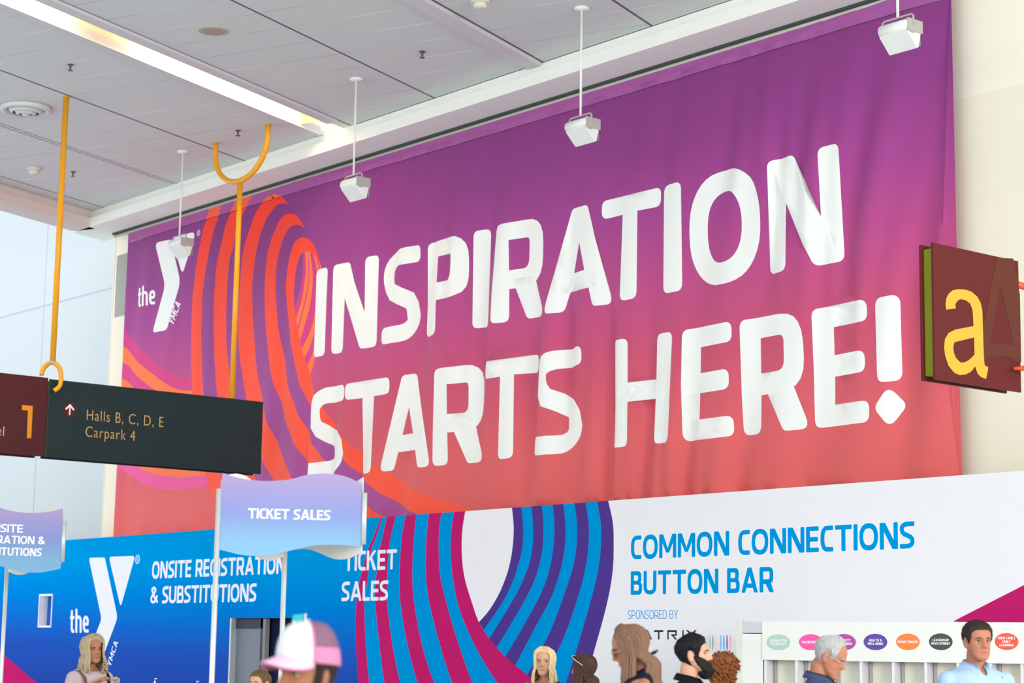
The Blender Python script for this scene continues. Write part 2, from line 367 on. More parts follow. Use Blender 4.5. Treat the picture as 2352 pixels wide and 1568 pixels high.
# light cove: a slot in the ceiling with fluorescent battens hidden behind its near lip
cove = empty('light_cove', sb(18, 22, ZC), 0, 'long recessed ceiling light slot glowing warm white, running towards the banner', 'ceiling light')
m_cove = mat('cove_cream_paint', (246, 232, 206), .6, noise=.01)
m_tube = bpy.data.materials.new('fluorescent_glow'); m_tube.use_nodes = True
_b = m_tube.node_tree.nodes['Principled BSDF']; _b.inputs['Emission Color'].default_value = (1, .86, .66, 1); _b.inputs['Emission Strength'].default_value = 12
def cove_part(name, boxes, m):
    mb = MB()
    for (s0, s1, b0, b1, z0, z1) in boxes: mb.box(-s1, b0, z0, -s0, b1, z1)
    me = mb.mesh(); me.transform(cf); me.transform(Matrix.Translation(-Vector(cove.location))); return link(name, me, m, cove)
cove_part('reflector', [(18.26, 18.30, 4, BEND, 10.125, 10.62), (17.66, 17.70, 4, BEND, 10.125, 10.62), (17.66, 18.30, 4, BEND, 10.62, 10.66)], m_cove)
cove_part('end_plate', [(17.72, 18.25, BEND-.02, BEND, 10.02, 10.62)], mat('cove_end_cream', (226, 196, 140), .6))
for b0, b1 in ((13.5, 20.25), (22.05, 25.75)):
    cove_part('fluorescent_tube', [(17.80, 17.86, b0, b1, 10.36, 10.42)], m_tube)
    cl = area('cove_light', (0, 0, 0), (0, 0, 1), .1, b1-b0, 13*(b1-b0), (1, .84, .62))
    p = Vector(sb(17.9, (b0+b1)/2, 10.4)); d = Vector(sb(18.26, (b0+b1)/2, 10.2))-p; z = -d.normalized(); y = Vector(Bv); x = y.cross(z)
    cl.matrix_world = Matrix(((x[0], y[0], z[0], p[0]), (x[1], y[1], z[1], p[1]), (x[2], y[2], z[2], p[2]), (0, 0, 0, 1)))

# beam along the banner wall (face in two steps) and the beam on the left, both hiding the ceiling edge
def prof_beam(name, boxes, m):
    mb = MB()
    for bx in boxes: mb.box(*bx)
    return struct(mb.build(name, m))
SLc = 25.56   # inner face of the left beam
xi = lambda y, s=SLc: (-s-y*0.371511)/0.928428     # x where the left beam's inner face meets y
mb = MB()
mb.prism([(xi(YB, 26.2), YB, ZS), (2, YB, ZS), (2, YW, ZS), (xi(YW, 26.2), YW, ZS)], (0, 0, .18))
mb.prism([(xi(YB+.10, 26.2), YB+.10, ZS+.18), (2, YB+.10, ZS+.18), (2, YW, ZS+.18), (xi(YW, 26.2), YW, ZS+.18)], (0, 0, .5))
struct(mb.build('trim_4', m_beam))
mb = MB()
mb.box(-26.12, -10, ZS, -SLc, b_at_y(26, YB)+.0, ZS+.18); mb.box(-26.12, -10, ZS+.18, -SLc-.07, b_at_y(26, YB), ZS+.7)
o = struct(mb.build('trim_5', mat('beam_paint_rose', (226, 214, 206), .7, noise=.01))); o.matrix_world = cf
mb = MB(); mb.box(-26, YB+.095, 9.993, 2, YB+.11, 10.006); struct(mb.build('trim_6', m_line))

# rail the banner hangs from
rail = MB(); rail.box(-34.6, 18.54, 9.655-.0, -12, 18.60, 9.66+.0); rail.box(-34.6, 18.60, 9.60, -12, 18.66, 9.66)
rl = empty('banner_rail', (-24, 18.6, 9.6), 0, 'thin dark and pale metal rail along the soffit above the big banner', 'rail')
mb = MB(); mb.box(-34.9, 18.50, 9.625, -10, 18.56, 9.659); me = mb.mesh(); me.transform(Matrix.Translation((24, -18.6, -9.6))); link('rail_channel', me, mat('rail_dark', (72, 76, 72), .5), rl)
mb = MB(); mb.tube([(-34.9, 18.57, 9.605), (-10, 18.57, 9.605)], .028, 8); me = mb.mesh(); me.transform(Matrix.Translation((24, -18.6, -9.6))); link('rail_tube', me, mat('rail_pale', (188, 192, 178), .5), rl, True)
rail.bm.free()

# walls and floor
mb = MB(); mb.box(-35.24, YW, 0, 6, YW+.3, ZS); wb = struct(mb.build('wall_back', [m_wall]))
mb = MB(); mb.box(-35.24, YW-.012, 0, 6, YW, on_y(2190, 232, YW)[2]); struct(mb.build('trim_7', m_wall2))
pz0, pz1 = on_y(268, 727, YW-.02)[2], on_y(280, 585, YW-.02)[2]
mb = MB(); mb.box(on_y(267, 650, YW-.02)[0], YW-.03, pz0, -33.6, YW-.013, pz1); struct(mb.build('window_1', m_grey))
m_lw = m_leftwall
YL = 19.3
mb = MB(); mb.box(-62, YL, 0, -34.9, YL+.3, 15); struct(mb.build('wall_left', m_lw))
zl = on_y(200, 675, YL-.01)[2]
mb = MB()
mb.box(-62, YL-.012, zl-.006, -34.9, YL-.001, zl+.006)
for xx in (-39.3, -43.5): mb.box(xx-.004, YL-.008, 0, xx+.004, YL-.001, 15)
struct(mb.build('trim_8', mat('seam_pale', (190, 201, 207), .8)))
mb = MB(); mb.box(-35.26, YW-.02, 0, -35.24, YL, ZS); struct(mb.build('trim_9', m_wall))
mb = MB(); mb.box(-62, -20, -.1, 25, 19.3, 0); struct(mb.build('floor', m_floor))

# small fittings on the ceiling
def spr(px, py, lab):
    p = on_z(px, py, ZC); o = empty('sprinkler', tuple(p), 0, lab, 'sprinkler', 'sprinkler heads on the ceiling')
    m = mat('sprinkler_brass', (112, 100, 96), .4, .6)
    mb = MB(); mb.lathe([(.045, 0), (.045, -.012), (.016, -.016), (.016, -.05), (.02, -.055)], n=12); mb.build('stem', m, o)
    mb = MB(); mb.lathe([(.012, -.055), (.012, -.085), (.04, -.088), (.04, -.094), (0.004, -.096)], n=12); mb.build('deflector', m, o)
spr(162, 148, 'small brass sprinkler head on the ceiling above the yellow pole, near the top left')
spr(547, 299, 'small sprinkler head between the yellow fork and the light slot')
spr(168, 394, 'small sprinkler head near the left ceiling beam, right of the smoke detector')
spr(970, 118, 'small sprinkler head on the ceiling right of the second pendant lamp')
def smoke(px, py, lab):
    p = on_z(px, py, ZC); o = empty('smoke_detector', tuple(p), 0, lab, 'smoke detector', 'smoke detectors')
    m = mat('detector_ivory', (222, 218, 204), .5)
    mb = MB(); mb.lathe([(.125, 0), (.125, -.04), (.10, -.045)], n=24); mb.build('base', m, o, True)
    mb = MB(); mb.lathe([(.095, -.045), (.09, -.10), (.06, -.115), (.0, -.118)], n=24); mb.build('sensor_cap', m, o, True)
smoke(78, 386, 'round ivory smoke detector in the far left corner of the ceiling')
smoke(1103, 0, 'round ivory smoke detector at the top edge, right of the ceiling centre')
p = on_z(490, 70, ZC); o = empty('ceiling_speaker', (p[0], p[1], ZC), 0, 'flat round beige speaker grille set in the ceiling beside the light slot', 'speaker')
mb = MB(); mb.lathe([(.205, .0), (.205, -.012), (.185, -.016)], n=40); mb.build('rim', mat('speaker_rim', (186, 180, 160), .6), o)
mb = MB(); mb.lathe([(.184, -.004), (.184, -.012), (.12, -.020), (.0, -.024)], n=40); mb.build('grille', mat('speaker_grille', (178, 160, 154), .8, bump=.4, scale=120), o)
p = on_z(60, 246, ZC); o = empty('air_diffuser', (p[0], p[1], ZC-.005), 0, 'large round white air diffuser with concentric rings, left edge of the ceiling', 'air vent')
def ringm(r0, z0, r1, z1, th=.012): return [(r0, z0), (r1, z1), (r1+th, z1), (r0+th, z0)]
def openlathe(prof, m, name, n=48):
    bm = bmesh.new(); rings = [[bm.verts.new((r*math.cos(2*math.pi*k/n), r*math.sin(2*math.pi*k/n), z)) for k in range(n)] for r, z in prof]
    rings.append(rings[0])
    for a, b in zip(rings, rings[1:]):
        for k in range(n): bm.faces.new((a[k], a[(k+1) % n], b[(k+1) % n], b[k]))
    bmesh.ops.recalc_face_normals(bm, faces=bm.faces); me = bpy.data.meshes.new('m'); bm.to_mesh(me); bm.free(); return link(name, me, m, o, True)
m_dif = mat('diffuser_white', (214, 216, 214), .4)
openlathe([(.40, -.0), (.39, -.06), (.33, -.075), (.30, -.03), (.29, -.03), (.31, -.0)], m_dif, 'outer_ring')
openlathe([(.30, -.01), (.22, -.10), (.21, -.10), (.29, 0)], m_dif, 'cone_ring')
openlathe([(.22, -.02), (.13, -.125), (.12, -.125), (.20, -.01)], m_dif, 'cone_ring')
mb = MB(); mb.lathe([(.12, -.03), (.05, -.13), (0.001, -.14)], n=32); mb.build('centre_cone', m_dif, o, True)
mb = MB(); mb.lathe([(.385, -.001), (.3, -.002), (0.001, -.003)], n=32); mb.build('throat', mat('diffuser_throat', (30, 34, 34), .8), o)
# ------------------------------------------------------------------ the banner
YN = 18.60
def cv(ox, oy, k, pts): return [(ox+a/k, oy+b/k) for a, b in pts]
def A_(p): return cv(430, 420, 6.534, p)
def B_(p): return cv(430, 640, 6.534, p)
def C_(p): return cv(590, 860, 6.534, p)
def D_(p): return cv(250, 1030, 7.468, p)
def E_(p): return cv(820, 1040, 7.84, p)
def G_(p): return cv(660, 540, 4.126, p)
def H_(p): return cv(270, 740, 9.408, p)
def F_(p): return cv(200, 420, 3.267, p)
def yb(pts): return [tuple(on_y(x, y, YN)[[0, 2]]) for x, y in pts]
ZB0, ZB1, XB0, XB1 = 3.50, 9.655, -34.38, -14.5
o1l = A_([(395, 240), (345, 430), (290, 590), (250, 700), (215, 880), (180, 1050), (150, 1230), (120, 1400), (105, 1560)])+B_([(85, 220), (75, 420), (68, 600), (65, 800), (68, 1050), (75, 1300), (88, 1500)])+[(447, 930), (455, 1000), (464, 1045)]+D_([(1690, 450), (1740, 640), (1790, 780), (1830, 880)])+[(512, 1185), (540, 1235)]
o1r = A_([(570, 220), (525, 400), (470, 560), (420, 700), (380, 860), (345, 1020), (300, 1250), (270, 1450), (258, 1560)])+B_([(245, 220), (238, 420), (232, 600), (228, 800), (232, 1050), (240, 1300), (252, 1568)])+[(478, 960), (495, 1040), (520, 1110), (560, 1190), (590, 1240)]
o2l = A_([(790, 220), (740, 310), (690, 400), (620, 560), (580, 680), (540, 860), (500, 1020), (465, 1180), (440, 1380), (430, 1560)])+B_([(418, 220), (412, 420), (408, 600), (406, 800), (410, 1000), (412, 1200), (425, 1400), (435, 1568)])+[(507, 960), (527, 1040), (553, 1110), (600, 1190), (630, 1240)]
o2r = A_([(1075, 70), (1050, 110), (980, 240), (920, 360), (860, 460), (800, 590), (760, 690), (705, 980), (665, 1080), (640, 1230), (622, 1400), (612, 1560)])+B_([(605, 300), (598, 500), (595, 800), (600, 1000), (612, 1150), (630, 1330), (655, 1568)])+[(545, 960), (565, 1040), (592, 1110), (640, 1190), (675, 1240)]
o3l = A_([(1555, 345), (1500, 270), (1440, 200), (1380, 175), (1310, 180), (1230, 215), (1170, 270), (1110, 350), (1060, 430), (1010, 540), (960, 690), (910, 830), (870, 980), (845, 1120), (825, 1300), (808, 1560)])+B_([(800, 150), (793, 400), (790, 600), (792, 800), (800, 1000), (820, 1250), (845, 1450), (858, 1568)])+[(570, 930), (582, 985), (601.5, 1040.6), (627.5, 1100), (665, 1165), (715, 1225)]
o3r = A_([(1555, 345), (1520, 320), (1450, 310), (1390, 325), (1340, 365), (1280, 440), (1220, 520), (1170, 640), (1120, 760), (1085, 900), (1050, 1060), (1020, 1260), (1000, 1420), (993, 1560)])+B_([(990, 200), (990, 400), (995, 600), (1003, 750), (1018, 950), (1035, 1150), (1060, 1380), (1088, 1568)])+C_([(60, 180), (100, 400), (160, 620), (240, 850), (320, 1050), (420, 1270), (540, 1530)])+[(720, 1160), (790, 1220)]
o4l = A_([(1790, 695), (1740, 590), (1690, 510), (1630, 470), (1570, 463), (1500, 480), (1450, 520), (1400, 590), (1350, 690), (1300, 800), (1260, 920), (1220, 1080), (1195, 1280), (1182, 1560)])+B_([(1180, 250), (1185, 480), (1192, 640), (1205, 800), (1225, 1000), (1250, 1200), (1285, 1400), (1315, 1568)])+C_([(290, 200), (340, 370), (400, 560), (470, 750), (560, 980), (670, 1180), (790, 1390)])+[(750, 1120), (800, 1170), (860, 1220)]
o4r = A_([(1790, 695), (1740, 650), (1670, 632), (1610, 645), (1560, 680), (1510, 750), (1470, 840), (1430, 980), (1390, 1130), (1365, 1300), (1350, 1560)])+B_([(1355, 200), (1365, 400), (1375, 580), (1392, 780), (1420, 980), (1455, 1180), (1490, 1400), (1530, 1568)])+C_([(510, 220), (570, 400), (650, 600), (740, 800), (850, 1010), (950, 1170), (1050, 1300)])+[(790, 1105), (838, 1154), (888, 1188), (950, 1225)]
o5l = A_([(2030, 1285), (1990, 1140), (1950, 1000), (1910, 910), (1850, 850), (1770, 820), (1700, 840), (1640, 890), (1600, 970), (1570, 1070), (1540, 1200), (1510, 1400), (1497, 1560)])+B_([(1497, 150), (1505, 350), (1520, 560), (1540, 720), (1565, 900), (1600, 1080), (1640, 1280), (1680, 1480), (1710, 1568)])+C_([(680, 180), (750, 370), (820, 530), (900, 700), (1000, 880), (1150, 1085), (1320, 1275)])+E_([(0, 335), (200, 520), (400, 690), (700, 870), (950, 1010), (1170, 1110), (1500, 1240)])
o5r = A_([(2030, 1285), (1985, 1190), (1945, 1110), (1905, 1065), (1860, 1035), (1800, 1035), (1750, 1060), (1700, 1130), (1665, 1240), (1640, 1380), (1625, 1560)])+B_([(1620, 150), (1625, 350), (1640, 500), (1665, 650), (1695, 820), (1730, 1000), (1775, 1180), (1825, 1360), (1880, 1568)])+C_([(840, 120), (895, 260), (960, 400), (1030, 520), (1150, 720), (1220, 830), (1325, 950), (1430, 1050), (1560, 1170), (1700, 1300)])+E_([(320, 215), (430, 280), (600, 385), (800, 500), (1000, 630), (1300, 765), (1600, 870), (1900, 970), (2170, 1045), (2500, 1130)])
def band(a, b): return yb(crom(a, 3)+crom(b, 3)[::-1])
layers = []
# swirl coming in from the left edge
ed = lambda y: (262, y)
mag = H_([(0, 90), (100, 160), (230, 240), (330, 370), (500, 550), (700, 750), (900, 920), (1100, 1060), (1300, 1160), (1500, 1205), (1700, 1240)])
or1 = H_([(0, 430), (85, 480), (230, 580), (400, 800), (600, 970), (800, 1130), (1000, 1280), (1200, 1400), (1400, 1465), (1700, 1480)])
mg2 = H_([(0, 800), (65, 835), (240, 930), (430, 1140), (600, 1290), (800, 1440), (940, 1500), (1250, 1640), (1750, 1720)])
or2 = H_([(0, 1150), (45, 1175), (210, 1260), (300, 1360), (360, 1420), (520, 1600), (800, 1800), (1200, 1980), (1850, 2060)])
oend = [(262, 955), (285, 985), (305, 1040), (317, 1071)]+D_([(620, 370), (800, 430), (1000, 470), (1200, 483), (1400, 480), (1600, 460), (1760, 425)])
mend = [(262, 1050)]+D_([(125, 290), (250, 370), (400, 480), (600, 590), (800, 660), (1000, 700), (1200, 700), (1400, 690), (1600, 660), (1800, 620)])
layers += [(band(mag, or1), 'magenta'), (band(or1, mg2), 'orange'), (band(mg2, or2), 'magenta'), (band(or2, oend), 'orange'), (band(oend, mend), 'pink')]
# purple printed stripes between the loops, then the red-orange loops
layers += [(band(o1r, o2l), 'purple'), (band(o2r, o3l), 'purple')]
layers += [(band(o3r, o4l), 'purple'), (band(o4r, o5l), 'purple')]
# small fan inside the last loop
fan = A_([(1765, 1045), (1765, 1200), (1760, 1350), (1740, 1500)])+B_([(1720, 180), (1670, 330), (1640, 420)])+B_([(1665, 650), (1730, 1000), (1825, 1360), (1868, 1540)])+[(722, 868), (728.4, 846.6), (739, 822), (752, 775), (757, 730), (755, 680), (748, 640), (740, 617)]+A_([(1985, 1190), (1945, 1110), (1905, 1065), (1860, 1035)])
inner = A_([(1800, 1035), (1750, 1060), (1700, 1130), (1665, 1240), (1640, 1380), (1625, 1560)])+B_([(1620, 150), (1625, 350), (1640, 430), (1670, 330), (1720, 180), (1740, 50)])+A_([(1760, 1350), (1765, 1200), (1765, 1045)])
layers += [(yb(inner), 'purple'), (yb(fan), 'fanpink')]
f1l, f1r = G_([(185, 155), (192, 300), (180, 450), (155, 600), (120, 720), (97, 790), (85, 850)]), G_([(207, 155), (215, 300), (210, 450), (180, 620), (140, 780), (108, 880), (90, 960)])
f2l, f2r = G_([(210, 155), (222, 300), (218, 450), (195, 600), (155, 760), (115, 920), (100, 1000)]), G_([(230, 155), (250, 330), (248, 480), (225, 660), (185, 830), (133, 1005), (110, 1060)])
f3l, f3r = G_([(258, 170), (290, 330), (300, 500), (290, 620), (275, 700), (250, 830), (200, 970), (148, 1085), (120, 1130)]), G_([(278, 185), (305, 300), (325, 450), (325, 650), (300, 800), (265, 920), (225, 1040), (172, 1170), (150, 1220)])
f4l, f4r = G_([(288, 205), (320, 310), (345, 450), (345, 650), (320, 850), (285, 1020), (258, 1090), (190, 1245), (170, 1300)]), G_([(300, 210), (340, 320), (375, 450), (380, 650), (355, 850), (315, 1050), (280, 1165), (215, 1330), (200, 1370)])
for a, b in ((f1l, f1r), (f2l, f2r), (f3l, f3r), (f4l, f4r)): layers.append((band(a, b), 'orange'))
for a, b in ((o1l, o1r), (o2l, o2r), (o3l, o3r), (o4l, o4r), (o5l, o5r)): layers.append((band(a, b), 'redorange'))

def em_affine(src, dst):
    A = np.array([[x, y, 1] for x, y in src]); return np.linalg.solve(A, np.array(dst))
EM_BODY = [(516, 450, .09), (634, 424, .09), (708, 740, .35), (610, 1103, .16), (497, 1125, .07), (592, 770, .3)]
EM_TRI = [(641, 418, .09), (825, 362, .11), (722, 690, .08)]
def emblem(place_px, plane):
    """two-piece Y mark; outlines in crop pixels -> plane metres"""
    out = []
    for pc in (EM_BODY, EM_TRI):
        q = [plane(*place_px(x, y))+(r,) for x, y, r in pc]; out.append((rounded(q, 7), False))
    return out
ban_em = emblem(lambda x, y: F_([(x, y)])[0], lambda x, y: tuple(on_y(x, y, YN)[[0, 2]]))
for p, hl in ban_em: layers.append((p, '^emblem'))
def word_between(word, p00, p10, p01, s, h, gap, r, Y, widths):
    """small word on a plane: p00 baseline start, p10 baseline end, p01 cap-height point above start (all metres)"""
    ux, uz = (p10[0]-p00[0]), (p10[1]-p00[1]); vx, vz = p01[0]-p00[0], p01[1]-p00[1]
    tot = sum(widths)+gap*(len(word)-1); out = []; x = 0
    for c, W in zip(word, widths):
        for p in glyph(c, W, s, h, r):
            hole = isinstance(p, tuple); q = p[1] if hole else p
            q = rounded(q); out.append(([(p00[0]+(x+a)/tot*ux+b*vx, p00[1]+(x+a)/tot*uz+b*vz) for a, b in q], hole))
        x += W+gap
    return out
def P1(x, y, Y=YN): return tuple(on_y(x, y, Y)[[0, 2]])
the_ban = word_between('the', P1(318, 706), P1(358, 698), P1(318.5, 662), .17, .14, .09, .04, YN, (.33, .52, .5))
ym = word_between('YMCA', P1(400.5, 749), P1(416.5, 698), P1(391.5, 738.5), .2, .17, .12, .05, YN, (.8, 1.0, .75, .85))
for p, hl in the_ban+ym: layers.append((p, None if hl else '^emblem'))
def reg_mark(cx, cz, r):
    c = lambda q: [(cx+q*r*math.cos(2*math.pi*k/24), cz+q*r*math.sin(2*math.pi*k/24)) for k in range(24)]
    out = [(c(1), False), (c(.78), True)]
    for p in glyph('R', .75, .17, .15, .02):
        hole = isinstance(p, tuple); q = p[1] if hole else p
        out.append(([(cx-.36*r+a*r*.95, cz-.5*r+b*r) for a, b in rounded(q)], hole))
    return out
rm = P1(458, 535)
for p, hl in reg_mark(rm[0], rm[1], .055): layers.append((p, None if hl else '^emblem'))

# lettering
CAP = 1.49
row1 = [('I', 726.5, 754.5, 720), ('N', 768.5, 871, 700), ('S', 884, 969, 690), ('P', 982, 1080.7, 650), ('I', 1090, 1123.5, 640), ('R', 1142, 1253, 640), ('A', 1257.4, 1405, 715), ('T', 1384, 1519, 460), ('I', 1526, 1569, 560), ('O', 1585, 1749.7, 545), ('N', 1766.5, 1935, 480)]
row2 = [('S', 711.5, 794, 1000), ('T', 799, 900, 880), ('A', 877, 998.4, 1060), ('R', 1005, 1112, 960), ('T', 1113.5, 1234, 830), ('S', 1235, 1342, 930), ('H', 1410, 1547, 900), ('E', 1569, 1687.5, 880), ('R', 1703.7, 1855, 870), ('E', 1867.8, 2000.8, 830), ('!', 2013, 2080, 930)]
for row, base in ((row1, 6.465), (row2, 4.44)):
    for c, xa, xb_, y in row:
        x0, x1 = on_y(xa, y, YN)[0], on_y(xb_, y, YN)[0]
        for p, hl in letter(c, x0, x1, base, CAP, (x1-x0)/CAP if c == 'I' else .222, .178, .07): layers.append((p, None if hl else '^letter'))

dom = [(XB0, ZB0), (XB1, ZB0), (XB1, ZB1), (XB0, ZB1)]
HEMZ = 9.40
rg = random.Random(3)
grid = []
for i in range(1, 180):
    for k in range(1, 36):
        grid.append((XB0+(XB1-XB0)*i/180, ZB0+(ZB1-ZB0)*k/36))
grid += [(XB0+(XB1-XB0)*i/230, HEMZ) for i in range(1, 230)]
layers = [([(min(max(x, XB0-.0), XB1) if False else x, z) for x, z in p], l) for p, l in layers]
ov, tr, lab = sheet(layers+[([(XB0-.1, HEMZ), (XB1+.1, HEMZ), (XB1+.1, ZB1+.1), (XB0-.1, ZB1+.1)], '~')] if False else layers, dom, grid)
def fold(x, z):
    u = (x-XB0)/(XB1-XB0); v = (ZB1-z)/(ZB1-ZB0)
    lean = (.55+.35*math.sin(x*.7+1))*(v-.2)
    w1 = math.sin(2*math.pi*(x+lean*1.5)/1.05+1.3*math.sin(x*.9)+.6*math.sin(z*1.1))
    w2 = math.sin(2*math.pi*(x+lean*1.2)/.52+1.7*math.sin(x*1.7+z*.5))
    w3 = math.sin(2*math.pi*(x*.5-z*.33)/1.6+math.sin(x*1.3))
    amp = (.25+.75*min(1, max(0, (u-.22)/.25)))*(.35+.65*min(1, v*1.4+.15))
    env = .5+.5*math.sin(x*.83+z*.9+2)
    big = .02*math.sin(x*.55+z*.4)
    edge = .05*math.exp(-((x-XB0-.35)/.22)**2)*(.5+v) 
    amp *= min(1, .2+v*3.2)*(1+.55*u*v)
    return amp*(.056*w1*(.4+.6*env)+.040*w2*env+.016*w3*(1-env))+big*.6-edge*.5
def place_ban(x, z): return (x, YN-.03-fold(x, z), z)
top_stops = lambda pairs: [(p, c) for p, c in pairs]
ZL, ZH = 3.6-6.6, 9.66-6.6
mb_bg = gradmat('banner_print_ground', [(0, (228, 104, 102)), (.16, (224, 100, 106)), (.34, (204, 84, 116)), (.5, (190, 78, 138)), (.66, (168, 70, 146)), (.82, (148, 64, 138)), (1, (136, 60, 130))], 'Z', ZL, ZH, .55)  # printed ramp; lowest stops lightened to take in the fabric's sheen
mb_left = mb_bg
mb_pur = gradmat('banner_print_purple', [(0, (176, 86, 158)), (.5, (156, 74, 146)), (1, (132, 50, 122))], 'Z', ZL, ZH, .55)
mb_red = gradmat('banner_print_red_orange', [(0, (255, 96, 72)), (.5, (255, 84, 62)), (1, (250, 62, 46))], 'Z', ZL, ZH, .55)
mb_or = mat('banner_print_orange', (255, 122, 70), .55, noise=.01)
mb_mag = gradmat('banner_print_magenta', [(0, (230, 84, 148)), (.4, (218, 68, 134)), (1, (205, 58, 130))], 'Z', ZL, ZH, .55)
mb_pink = mat('banner_print_pink', (238, 92, 158), .55, noise=.01)
mb_wh = mat('banner_print_white', (246, 248, 245), .55, noise=.006)
hem_bg = gradmat('banner_hem_ground', [(0, (170, 88, 152)), (1, (166, 92, 160))], 'X', -10, 10, .5, 0)
hem_red = mat('banner_hem_red_orange', (250, 100, 76), .5, noise=.03, scale=8)
slots = {'': 0, 'purple': 1, 'redorange': 2, 'orange': 3, 'magenta': 4, 'pink': 5, 'fanpink': 4}
bmats = [mb_bg, mb_pur, mb_red, mb_or, mb_mag, mb_pink]
banner = empty('wall_banner', (-24.4, YN, 6.6), 0, 'huge purple and red fabric banner reading INSPIRATION STARTS HERE!, hung on the wall', 'banner')
C = ov[tr].mean(axis=1)
sel = {'cloth': [], 'loop_artwork': [], 'lettering': [], 'emblem': [], 'hem': []}
for i, l in enumerate(lab):
    if C[i][1] > HEMZ: sel['hem'].append(i)
    elif l == '^letter': sel['lettering'].append(i)
    elif l == '^emblem': sel['emblem'].append(i)
    elif l: sel['loop_artwork'].append(i)
    else: sel['cloth'].append(i)
def ban_part(name, ids, mats, idx=None, push=0, label=None):
    me = submesh(ov, tr, ids, lambda x, z: (x+24.4, place_ban(x, z)[1]-YN-push, z-6.6))
    if idx: me.polygons.foreach_set('material_index', idx)
    # materials read object space: keep print ramps in world height
    o = link(name, me, mats, banner, True)
    return tag(o, label)
ban_part('cloth', sel['cloth'], [mb_bg])
ban_part('loop_artwork', sel['loop_artwork'], bmats, [slots[lab[i]] for i in sel['loop_artwork']], 0, 'orange, purple and pink looping stripes')
ban_part('lettering', sel['lettering'], [mb_wh], None, 0, 'white rounded capitals INSPIRATION STARTS HERE!')
ban_part('emblem', sel['emblem'], [mb_wh], None, 0, 'white Y emblem with small lettering')
ban_part('hem', sel['hem'], [hem_bg, hem_red], [1 if lab[i] == 'redorange' else 0 for i in sel['hem']], .015, 'paler sewn tunnel along the top edge')
# ------------------------------------------------------------------ freestanding printed partition under the banner
def yp(pts): return [tuple(on_y(x, y, YP)[[0, 2]]) for x, y in pts]
def K1(p): return cv(480, 1050, 3.027, p)
def K2(p): return cv(1000, 1100, 3.35, p)
def K0(p): return cv(0, 1100, 3.35, p)
def ext(pts, n=3.0):
    """run the last segment on down to the floor"""
    (x0, z0), (x1, z1) = pts[-2], pts[-1]
    return pts
XP0, XP1, ZP = -44.0, 4.0, 3.66
part = empty('exhibition_partition', (-24, YP, 0), 0, 'long printed exhibition wall below the banner, blue at left and white at right', 'partition wall')
UP = [(0, 0)]
s = [K1([(1225, 350), (1190, 428), (1140, 560), (1105, 640), (1045, 870), (1020, 1080), (1022, 1300), (1040, 1568), (1075, 1900), (1140, 2300)]),
     K1([(1238, 350), (1203, 427), (1160, 560), (1130, 640), (1100, 870), (1080, 1000), (1090, 1300), (1115, 1568), (1165, 1900), (1250, 2300)]),
     K1([(1265, 350), (1235, 425), (1205, 560), (1185, 650), (1160, 850), (1155, 1000), (1185, 1300), (1220, 1568), (1285, 1900), (1390, 2300)]),
     K1([(1315, 350), (1297, 418), (1262, 560), (1245, 700), (1240, 800), (1238, 1000), (1275, 1300), (1330, 1568), (1420, 1900), (1560, 2300)]),
     K1([(1380, 350), (1365, 412), (1340, 560), (1325, 800), (1330, 1000), (1380, 1300), (1450, 1568), (1560, 1900), (1720, 2300)]),
     K1([(1450, 350), (1440, 407), (1425, 560), (1413, 800), (1425, 1000), (1480, 1300), (1565, 1568), (1700, 1900), (1900, 2300)]),
     K1([(1535, 350), (1528, 402), (1512, 560), (1508, 800), (1530, 1000), (1605, 1300), (1692, 1568), (1850, 1900), (2080, 2300)]),
     K2([(60, 200), (45, 268), (28, 400), (25, 560), (40, 760), (85, 950), (150, 1180), (285, 1568), (460, 1950), (680, 2300)]),
     K2([(158, 200), (142, 262), (122, 400), (118, 560), (130, 720), (165, 930), (230, 1120), (330, 1330), (475, 1568), (740, 1950), (1000, 2300)]),
     K2([(245, 200), (228, 258), (205, 420), (205, 600), (225, 760), (275, 930), (335, 1100), (420, 1230), (540, 1370), (700, 1500), (780, 1568), (1100, 1800), (1600, 2100)])]
b = [K2([(580, 160), (590, 228), (603, 380), (592, 540), (560, 700), (500, 860), (420, 1000), (335, 1100)]),
     K2([(655, 160), (662, 222), (677, 380), (668, 540), (640, 650), (595, 790), (510, 960), (370, 1162)]),
     K2([(732, 160), (740, 216), (752, 380), (748, 500), (725, 640), (660, 810), (560, 990), (415, 1225)]),
     K2([(812, 160), (820, 210), (832, 340), (828, 500), (805, 640), (745, 820), (620, 1050), (470, 1300)]),
     K2([(893, 160), (903, 205), (915, 340), (912, 480), (885, 660), (825, 850), (700, 1090), (535, 1370)]),
     K2([(975, 160), (985, 198), (1000, 330), (1000, 480), (975, 650), (905, 880), (780, 1120), (610, 1440)]),
     K2([(1062, 150), (1070, 190), (1088, 330), (1088, 480), (1065, 650), (1000, 860), (880, 1180), (705, 1510)]),
     K2([(1148, 140), (1157, 184), (1178, 330), (1180, 480), (1160, 660), (1100, 900), (980, 1240), (800, 1600)]),
     K2([(1235, 130), (1245, 178), (1272, 330), (1275, 480), (1255, 680), (1205, 900), (1080, 1330), (960, 1700)]),
     K2([(1318, 120), (1330, 170), (1365, 330), (1372, 480), (1365, 700), (1320, 960), (1215, 1345), (1080, 1800)])]
def pband(a, c): return yp(crom(a, 3)+crom(c, 3)[::-1])
L = []
